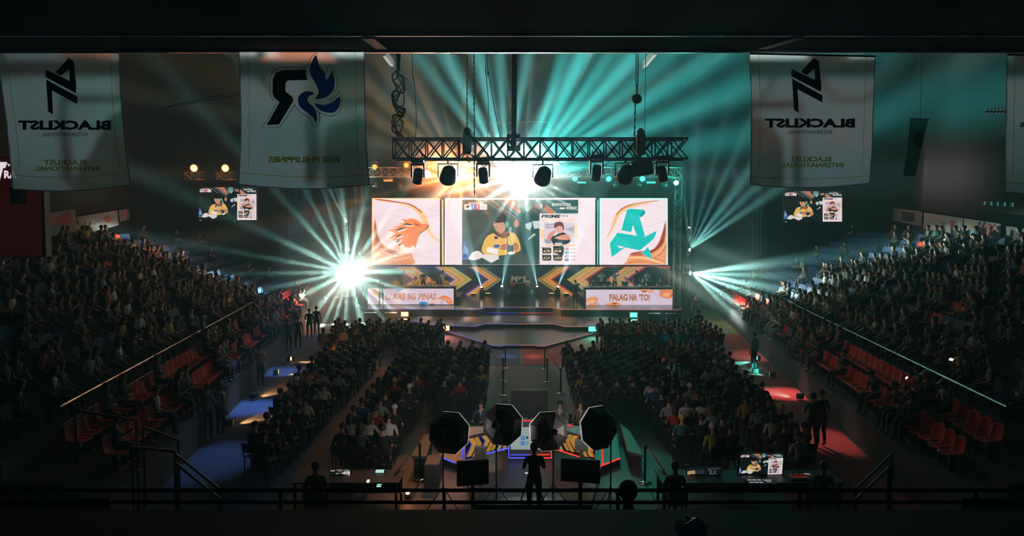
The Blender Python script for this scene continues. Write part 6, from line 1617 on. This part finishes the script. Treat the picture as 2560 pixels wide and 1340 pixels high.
def lit_monitor(label, quad, Y, draw, sw=.02):
    """monitor whose picture fills the quad (TL, TR, BR, BL)"""
    Qs = [at(x, y, Y) for x, y in quad]; c = sum((q for q in Qs), Vector()) / 4
    t = thing('monitor', label, 'monitor', (c.x, Y, .761))
    big = [c + (q - c) * 1.06 for q in Qs]; MB().prism([q + Vector((0, .002, 0)) for q in big], (0, .05, 0), BLACK).build('case', t)
    def f(u, v, h): return (Qs[0].lerp(Qs[1], u)).lerp(Qs[3].lerp(Qs[2], u), v) + Vector((0, -.001 - h, 0))
    P = Pic(f, .8, .001); P.w = 1 / 2160; P.deep = DEEP; draw(P); P.build('picture', t)
    zb_ = min(q.z for q in Qs)
    MB().box((c.x - .03, Y + .03, .77), (c.x + .03, Y + .07, max(zb_ + .1, .85)), STEEL).build('stand', t); MB().box((c.x - .14, Y - .05, .761), (c.x + .14, Y + .12, .775), STEEL).build('foot', t)
    return t
liv = lambda P: live_picture(P, lambda x, y: ((x - 40) / 2160, (y - 70) / 1215))
lit_monitor('small monitor showing the broadcast on the left control desk', [(826, 1174), (875, 1173), (876, 1196), (827, 1199)], 17.1, liv)
lit_monitor('larger monitor showing the broadcast on the right control desk', [(1850, 1135), (1958, 1133), (1954, 1185), (1847, 1187)], 17.1, liv)
def edit_a(P):
    P.rect(0, 0, 1, 1, '#12161a', 1)
    P.rect(.02, .08, .46, .48, '#c9a878', 2); P.rect(.02, .55, .3, .75, '#5a6a74', 2); P.rect(.3, .6, .38, .68, '#7fb0b8', 2); P.rect(.84, .62, 1, .9, '#b8423c', 2); P.rect(.5, .1, .98, .5, '#27313a', 2); P.rect(.02, .8, .2, 1, '#8fa3ab', 2)
    for k in range(4): P.rect(.06 + k * .1, .12, .08 + k * .1, .46, '#8a6f4c', 3)
def edit_b(P):
    P.rect(0, 0, 1, 1, '#101519', 1); P.rect(.02, .04, .98, .12, '#4c565c', 2)
    for k in range(9): P.rect(.1 + (k * .37) % .7, .2 + (k * .23) % .6, .2 + (k * .37) % .7, .27 + (k * .23) % .6, '#93a6ae', 2)
    P.rect(.2, .6, .5, .72, '#d7e4e6', 3)
lit_monitor('left of two small editing monitors on the right control desk', [(1717, 1176), (1761, 1170), (1763, 1197), (1719, 1204)], 17.1, edit_a); lit_monitor('right of two small editing monitors on the right control desk', [(1767, 1170), (1803, 1169), (1802, 1190), (1768, 1197)], 17.1, edit_b)
c = on(1902, 1206, .765)
t = thing('mixing_console', 'mixer panel with rows of lit white keys before the large monitor', 'mixer', c)
MB().box((c.x - .33, c.y - .17, .7601), (c.x + .33, c.y + .17, .79), BLACK, .01).build('body', t)
for r_ in range(2):
    for k in range(3): MB().box((c.x - .28 + k * .11, c.y + .06 - r_ * .15, .7901), (c.x - .19 + k * .11, c.y + .10 - r_ * .15, .797), em('#a9c4d2', .8)).build('key', t)
MB().prism([(c.x + .06, c.y + .11, .7901), (c.x + .28, c.y + .11, .7901), (c.x + .22, c.y - .06, .7901), (c.x + .14, c.y - .06, .7901)], (0, 0, .006), em('#93a3ad', .5)).build('touch_pad', t)
c = on(2008, 1194, .765)
t = thing('audio_mixer', 'audio mixer with red lights at the right end of the control desk', 'mixer', c)
MB().box((c.x - .35, c.y - .2, .7601), (c.x + .35, c.y + .2, .80), BLACK, .01).build('body', t)
b = MB()
for k in range(9): MB().box((c.x - .31 + k * .065, c.y + .08 + (k % 2) * .04, .8001), (c.x - .29 + k * .065, c.y + .095 + (k % 2) * .04, .806), em('#ff3a30', .7)).build('light', t)
MB().box((c.x - .31, c.y - .06, .8001), (c.x + .1, c.y - .045, .806), em('#e0342c', .5)).build('light_line', t); MB().box((c.x + .08, c.y + .1, .8001), (c.x + .2, c.y + .17, .81), em('#9fb6ae', .5)).build('display', t)
for x, y, w_, lab, col in ((950, 1177, .2, 'glowing pale green device on the left control desk', '#b9f2e0'), (921, 1202, .07, 'tiny bright white device on the left control desk', '#f2fff8'), (948, 1213, .1, 'small lit green device at the front of the left control desk', '#8fd8c0')):
    c = on(x, y, .79); t = thing('lit_device', lab, 'device', c); MB().box((c.x - w_ * .6, c.y - .05, .7601), (c.x + w_ * .6, c.y + .06, .80), BLACK, .008).build('case', t)
    MB().box((c.x - w_ / 2, c.y - .054, .768), (c.x + w_ / 2, c.y - .0501, .795), em(col, 1.6)).build('display', t); MB().box((c.x - w_ / 2, c.y - .03, .8001), (c.x + w_ / 2, c.y + .04, .803), em(col, 1.3)).build('top_light', t)
for x, lab, Y in ((790, 'technician in black seated at the left control desk', 16.2), (1688, 'technician in black seated left of the editing monitors', 16.2), (2058, 'technician in black seated right of the audio mixer', 16.2)):
    p = at(x, 1240, Y); person('sit_lap', (p.x, Y, 0), .05, (.012, .013, .015), lab, 'short', None, False, None, kind='sit', arms='lap', sub=1)
    c = bpy.data.objects.new('stacking_chair', chair_me); COL.objects.link(c); c.location = (p.x, Y, 0); c.rotation_euler = (0, 0, .05); tag(c, 'black chair under the %s' % lab, 'chair')
# ---------------------------------------------------------------- people standing at the sides
for x, y, col, yaw, hair, cap, key, kw, lab in (
    (652, 968, (.45, .26, .04), -.4, 'short', None, 'st_fold2', dict(kind='stand', arms='fold'), 'man in yellow shirt standing on the blue carpet by the left stand'),
    (552, 1092, (.3, .32, .33), -.5, 'long', None, 'st_down2', dict(kind='stand', arms='down'), 'person in pale hooded top standing at the near end of the blue carpet'),
    (520, 1100, (.16, .17, .16), -.3, 'short', None, 'st_phone2', dict(kind='stand', arms='phone'), 'person in grey top standing beside the pale hooded top'),
    (722, 880, (.03, .035, .035), -.3, 'short', None, 'st_fold2', dict(kind='stand', arms='fold'), 'person in dark clothes standing at the second orange aisle lamp'),
    (746, 872, (.06, .06, .06), .3, 'cap', CAPB, 'st_down2', dict(kind='stand', arms='down'), 'person in grey trousers and cap standing by the farthest aisle lamp'),
    (700, 868, (.015, .016, .018), -.2, 'short', None, 'st_phone2', dict(kind='stand', arms='phone'), 'person in black standing by the left stand behind the yellow shirt'),
    (774, 846, (.012, .014, .016), .2, 'short', None, 'st_fold2', dict(kind='stand', arms='fold'), 'person in black standing between left stand and front block'),
    (792, 838, (.02, .022, .022), .1, 'short', None, 'st_down2', dict(kind='stand', arms='down'), 'person in dark shirt standing nearest the stage on the left side'),
    (2052, 1118, (.012, .014, .016), .3, 'short', None, 'st_down2', dict(kind='stand', arms='down'), 'person in black standing at the near end of the red carpet'),
    (2030, 1128, (.015, .015, .016), .2, 'short', None, 'st_phone2', dict(kind='stand', arms='phone'), 'person in black with phone standing beside the red carpet end'),
    (1746, 850, (.012, .015, .015), -.1, 'short', None, 'st_fold2', dict(kind='stand', arms='fold'), 'person in black standing right of the stage corner'),
    (1738, 800, (.02, .022, .022), 0, 'cap', CAPB, 'st_down2', dict(kind='stand', arms='down'), 'person in dark cap standing just right of the stage'),
    (1885, 925, (.05, .30, .28), .6, 'short', None, 'st_down2', dict(kind='stand', arms='down'), 'person lit turquoise standing at the second turquoise aisle lamp')):  # the lamp's turquoise light is put into this shirt colour
    p = on(x, y, .013); person(key, p, yaw, col, lab, hair, None, False, cap, sub=1, **kw)
p = on(532, 846, 1.311)
person('st_down2', (stand_x(-1, 29.0, 1.25), 29.0, 1.301), -1.2, (.42, .44, .42), 'person in white shirt and white cap standing at the left stand railing', 'cap', None, False, CAPW, kind='stand', arms='down', sub=1)
c = at(281, 983, 19.5)
t = thing('placard', 'small yellow and green placard held up in the left stand', 'placard', c)
Rz = Matrix.Rotation(-.3, 3, 'Y')
MB().cbox(c, (.22, .02, .32), mat('placard_yellow', (.5, .55, .1), .6), Rz, .004).build('board', t)
P = Pic(lambda x, y, h: c + Rz @ Vector((x, -.0105 - h, y)), 1, .003); P.line([(-.05, -.1), (-.05, .06), (0, .1), (.05, .06), (.05, -.1)], .03, mat('placard_green', (.03, .14, .06), .6), 1); P.build('print', t)
MB().tube([c + Vector((0, .01, -.16)), c + Vector((-.04, .01, -.6))], .01, STEEL).build('stick', t)
# aisle lamps: small floor spots shining across the carpets
def aisle_lamp(label, x, y, tx, ty, col, pw, g):
    p = on(x, y, .013); q = on(tx, ty, .013); d = (q - p).normalized(); R = d.to_track_quat('Y', 'Z').to_matrix()
    t = thing('aisle_lamp', label, 'lamp', p)
    c = p + Vector((0, 0, .16)); MB().cbox(c, (.22, .2, .2), BLACK, R, .02).build('housing', t)
    MB().cbox(c + R @ Vector((0, .105, 0)), (.18, .008, .16), em(col, g), R).build('lens', t)
    MB().tube([c + R @ Vector((-.13, 0, 0)), p + R @ Vector((-.13, 0, 0)), p + R @ Vector((.13, 0, .0)), c + R @ Vector((.13, 0, 0))], .015, STEEL).build('bracket', t)
    spot('beam', c + d * .14 + Vector((0, 0, .06)), p + d * 1.5, 44, pw * 16, col, .8, .04, parent=t)
OA, TA = '#ff9a4a', '#3dead2'
for a in (('orange aisle lamp on the blue carpet, nearest the camera', 572, 1069, 640, 1048, OA, 60, 4), ('orange aisle lamp on the blue carpet, second from the camera', 634, 1000, 700, 976, OA, 60, 3), ('orange aisle lamp on the blue carpet, third from the camera', 690, 938, 745, 935, OA, 60, 9), ('orange aisle lamp on the blue carpet, farthest from the camera', 722, 905, 785, 905, OA, 60, 12),
          ('turquoise aisle lamp on the red carpet, farthest from the camera', 1894, 902, 1850, 907, TA, 50, 9), ('turquoise aisle lamp on the red carpet, second from the stage', 1888, 935, 1880, 920, TA, 30, 4), ('turquoise aisle lamp on the red carpet, third from the stage', 1932, 944, 1890, 935, TA, 50, 5), ('turquoise aisle lamp on the red carpet, nearest the camera', 2000, 1001, 1945, 985, TA, 35, 3)): aisle_lamp(*a)
# ---------------------------------------------------------------- light
def ia(rays): return [(180 - a, w, s) for a, w, s in rays]
EYE = Vector((0, 0, HC))
# blades of light fanning up from the stage truss
spot('fan', P_white, EYE + Vector((0, 0, 2)), 178, 210000, '#56e6d8', .15, .12, rays=ia([(8, 5, .5), (20, 5, .8), (30, 4, 1), (38, 4, .6), (46, 4, 1), (54, 4, .7), (63, 5, .9), (72, 4, .5)]), hole=(14, 32), parent=L_white)
spot('fan', P_white2, EYE + Vector((0, 0, 2)), 178, 150000, '#9ff5e6', .15, .12, rays=ia([(42, 7, .5), (58, 6, .6), (80, 4, .6), (94, 4, .5), (104, 5, .8), (118, 5, .8), (128, 4, .5)]), hole=(14, 32), parent=L_white2)
spot('fan', P_or, EYE + Vector((0, 0, 2)), 178, 60000, '#ff9a62', .15, .12, rays=ia([(160, 6, .35), (148, 6, .8), (138, 5, .7), (127, 5, .6), (115, 5, .5)]), hole=(14, 32), parent=L_or)
spot('star', P_white, EYE, 180, 55000, '#e8fffb', .0, .1, star=(22, 5, 9, .06), hole=(64, 80), parent=L_white)  # added star spots imitate lens spikes round the glaring lamps
spot('star', P_or, EYE, 180, 60000, '#ff9e5c', .0, .1, star=(18, 5, 9, .06), hole=(64, 80), parent=L_or)
spot('star', P_star, EYE, 180, 72000, '#c8fff0', .0, .12, star=(24, 5, 9, .05), hole=(64, 80), parent=S_star)
point('glow', P_white + Vector((0, -.25, 0)), 800, '#eafffb', .3, parent=L_white)
point('glow', P_or + Vector((0, -.25, 0)), 1100, '#ff9650', .3, parent=L_or)
point('glow', P_or2 + Vector((0, -.25, 0)), 450, '#ff8c48', .3, parent=L_or2)
point('glow', P_star + Vector((0, -.25, 0)), 220, '#d8fff6', .3, parent=S_star)
# the same lamps shine straight out at the gallery, its roof edge and the banners
for P_, T_, dg, pw, col, par in ((P_white2, (-.3, 9, 8.3), 26, 24000, '#c4f4ff', L_white2), (P_white, (-2.9, 9, 8.2), 9, 9000, '#3fe0c4', L_white), (P_or, (3.9, 9, 8.2), 10, 8000, '#ff7a5a', L_or), (P_or, (-1.5, 9, 8.9), 14, 8000, '#ffb08a', L_or)):
    spot('key', P_, T_, dg, pw, col, .6, .06, parent=par).scale = (1, .22, 1)
for P_, X_, dg, pw, col, par in ((P_white2, .8, 16, 26000, '#e4fff8', L_white2), (P_white, 2.6, 9, 20000, '#3fe8c8', L_white), (P_or, -1.6, 14, 20000, '#ffa080', L_or)):
    spot('roof_key', P_, (X_, 8.9, 8.86), dg, pw * 8, col, .8, .06, parent=par).scale = (1, .06, 1)
# fans of the right-hand lamps
spot('fan', P_r2, EYE, 178, 36000, '#c4fff4', .15, .05, rays=ia([(36, 4, .9), (45, 4, .8), (54, 5, 1), (66, 3, .7), (76, 3, .5), (88, 4, .8), (97, 3, .7)]), hole=(28, 48), parent=S_r2)
spot('fan', P_r1, EYE, 178, 32000, '#ccfff6', .15, .05, rays=ia([(8, 5, .9), (-1, 4, .5), (-10, 5, .9), (-18, 4, .7), (-34, 5, .6), (-44, 5, .4)]), hole=(28, 48), parent=S_r1)
spot('fan', P_l2, EYE, 178, 11000, '#dffff5', .15, .05, rays=ia([(98, 4, .8), (106, 3, .8), (116, 4, 1)]), hole=(28, 48), parent=S_l2)
spot('fan', P_l1, EYE, 178, 8000, '#dffff5', .15, .05, rays=ia([(94, 4, 1), (84, 3, .5)]), hole=(28, 48), parent=S_l1)
point('glow', P_r1 + Vector((.3, -.6, 0)), 150, '#dffff8', .1)
# added unseen fill behind the camera lifts the shadows; washes from the long truss
for X in (-9, 0, 9): point('shadow_fill', (X, -1.5, 8.2), 4, '#2f7fb0', .5)

glow_haze('haze', 'glaring lamp left of the stage', P_star + Vector((.3, -.5, 0)), (6, 6, 6), .22, (.7, 1, .98))  # added clouds stand in for the lens glow round the lamps
glow_haze('haze', 'white lamps of the stage truss', P_white + Vector((-.8, -.5, 0)), (5.5, 4.5, 3.0), .28, (.8, 1, 1))
glow_haze('haze', 'orange lamps of the stage truss', P_or + Vector((-.6, -.5, 0)), (4.0, 4.0, 2.6), .26, (1, .92, .85))
# coloured washes beside the casters, from the long truss
for x, y, col, pw, dg in ((1060, 1190, '#ff9a60', 1500, 16), (1590, 1170, '#2fe0c0', 1800, 16)):
    q = on(x, y, 0); spot('wash', (q.x * .9, YT - .3, 8.6), q, dg, pw, col, .5, .1)

# downlights over the carpets
for x, y, col, pw, dg in ((1965, 985, '#ffd8d0', 6000, 17), (1880, 890, '#d8fff4', 6000, 15), (2060, 1100, '#ffd8d0', 3000, 15), (620, 1020, '#a8c8ff', 5500, 18), (700, 930, '#a8c8ff', 5000, 15), (540, 1150, '#a8c8ff', 2200, 16), (1270, 892, '#cfe0ff', 4500, 6), (1335, 892, '#ffd8cc', 5500, 6), (1620, 900, '#ffd8cc', 3000, 10)):
    q = on(x, y, 0); spot('carpet_light', (q.x * .8, YT + .2, zT - .6), q, dg, pw, col, .95, .1)

glow_haze('haze', 'glaring lamp right of the stage', P_r1 + Vector((2.2, -.8, -.3)), (6.5, 5, 4), .09, (.6, 1, .97))

# the small coloured lamps of the stage truss tint the air round them
for x, y, col, pw in ((1690, 457, '#25e6c8', 420), (1437, 447, '#25e6c8', 220), (1522, 447, '#25e6c8', 260), (1606, 447, '#25e6c8', 260), (937, 417, '#ff8a3c', 70), (1016, 413, '#ff8a3c', 70), (970, 451, '#ff8a3c', 60)):
    point('glow', at(x, y, YR - .9), pw, col, .15)

for x in (1030, 1570):                              # face light on the two player desks, hung under the long truss
    q = at(x, 705, 52.6); spot('desk_light', (q.x * .8 + .1, YT + .1, zT - .6), q, 8.5, 9000, '#fff2e0', .7, .1).scale = (1, .45, 1)
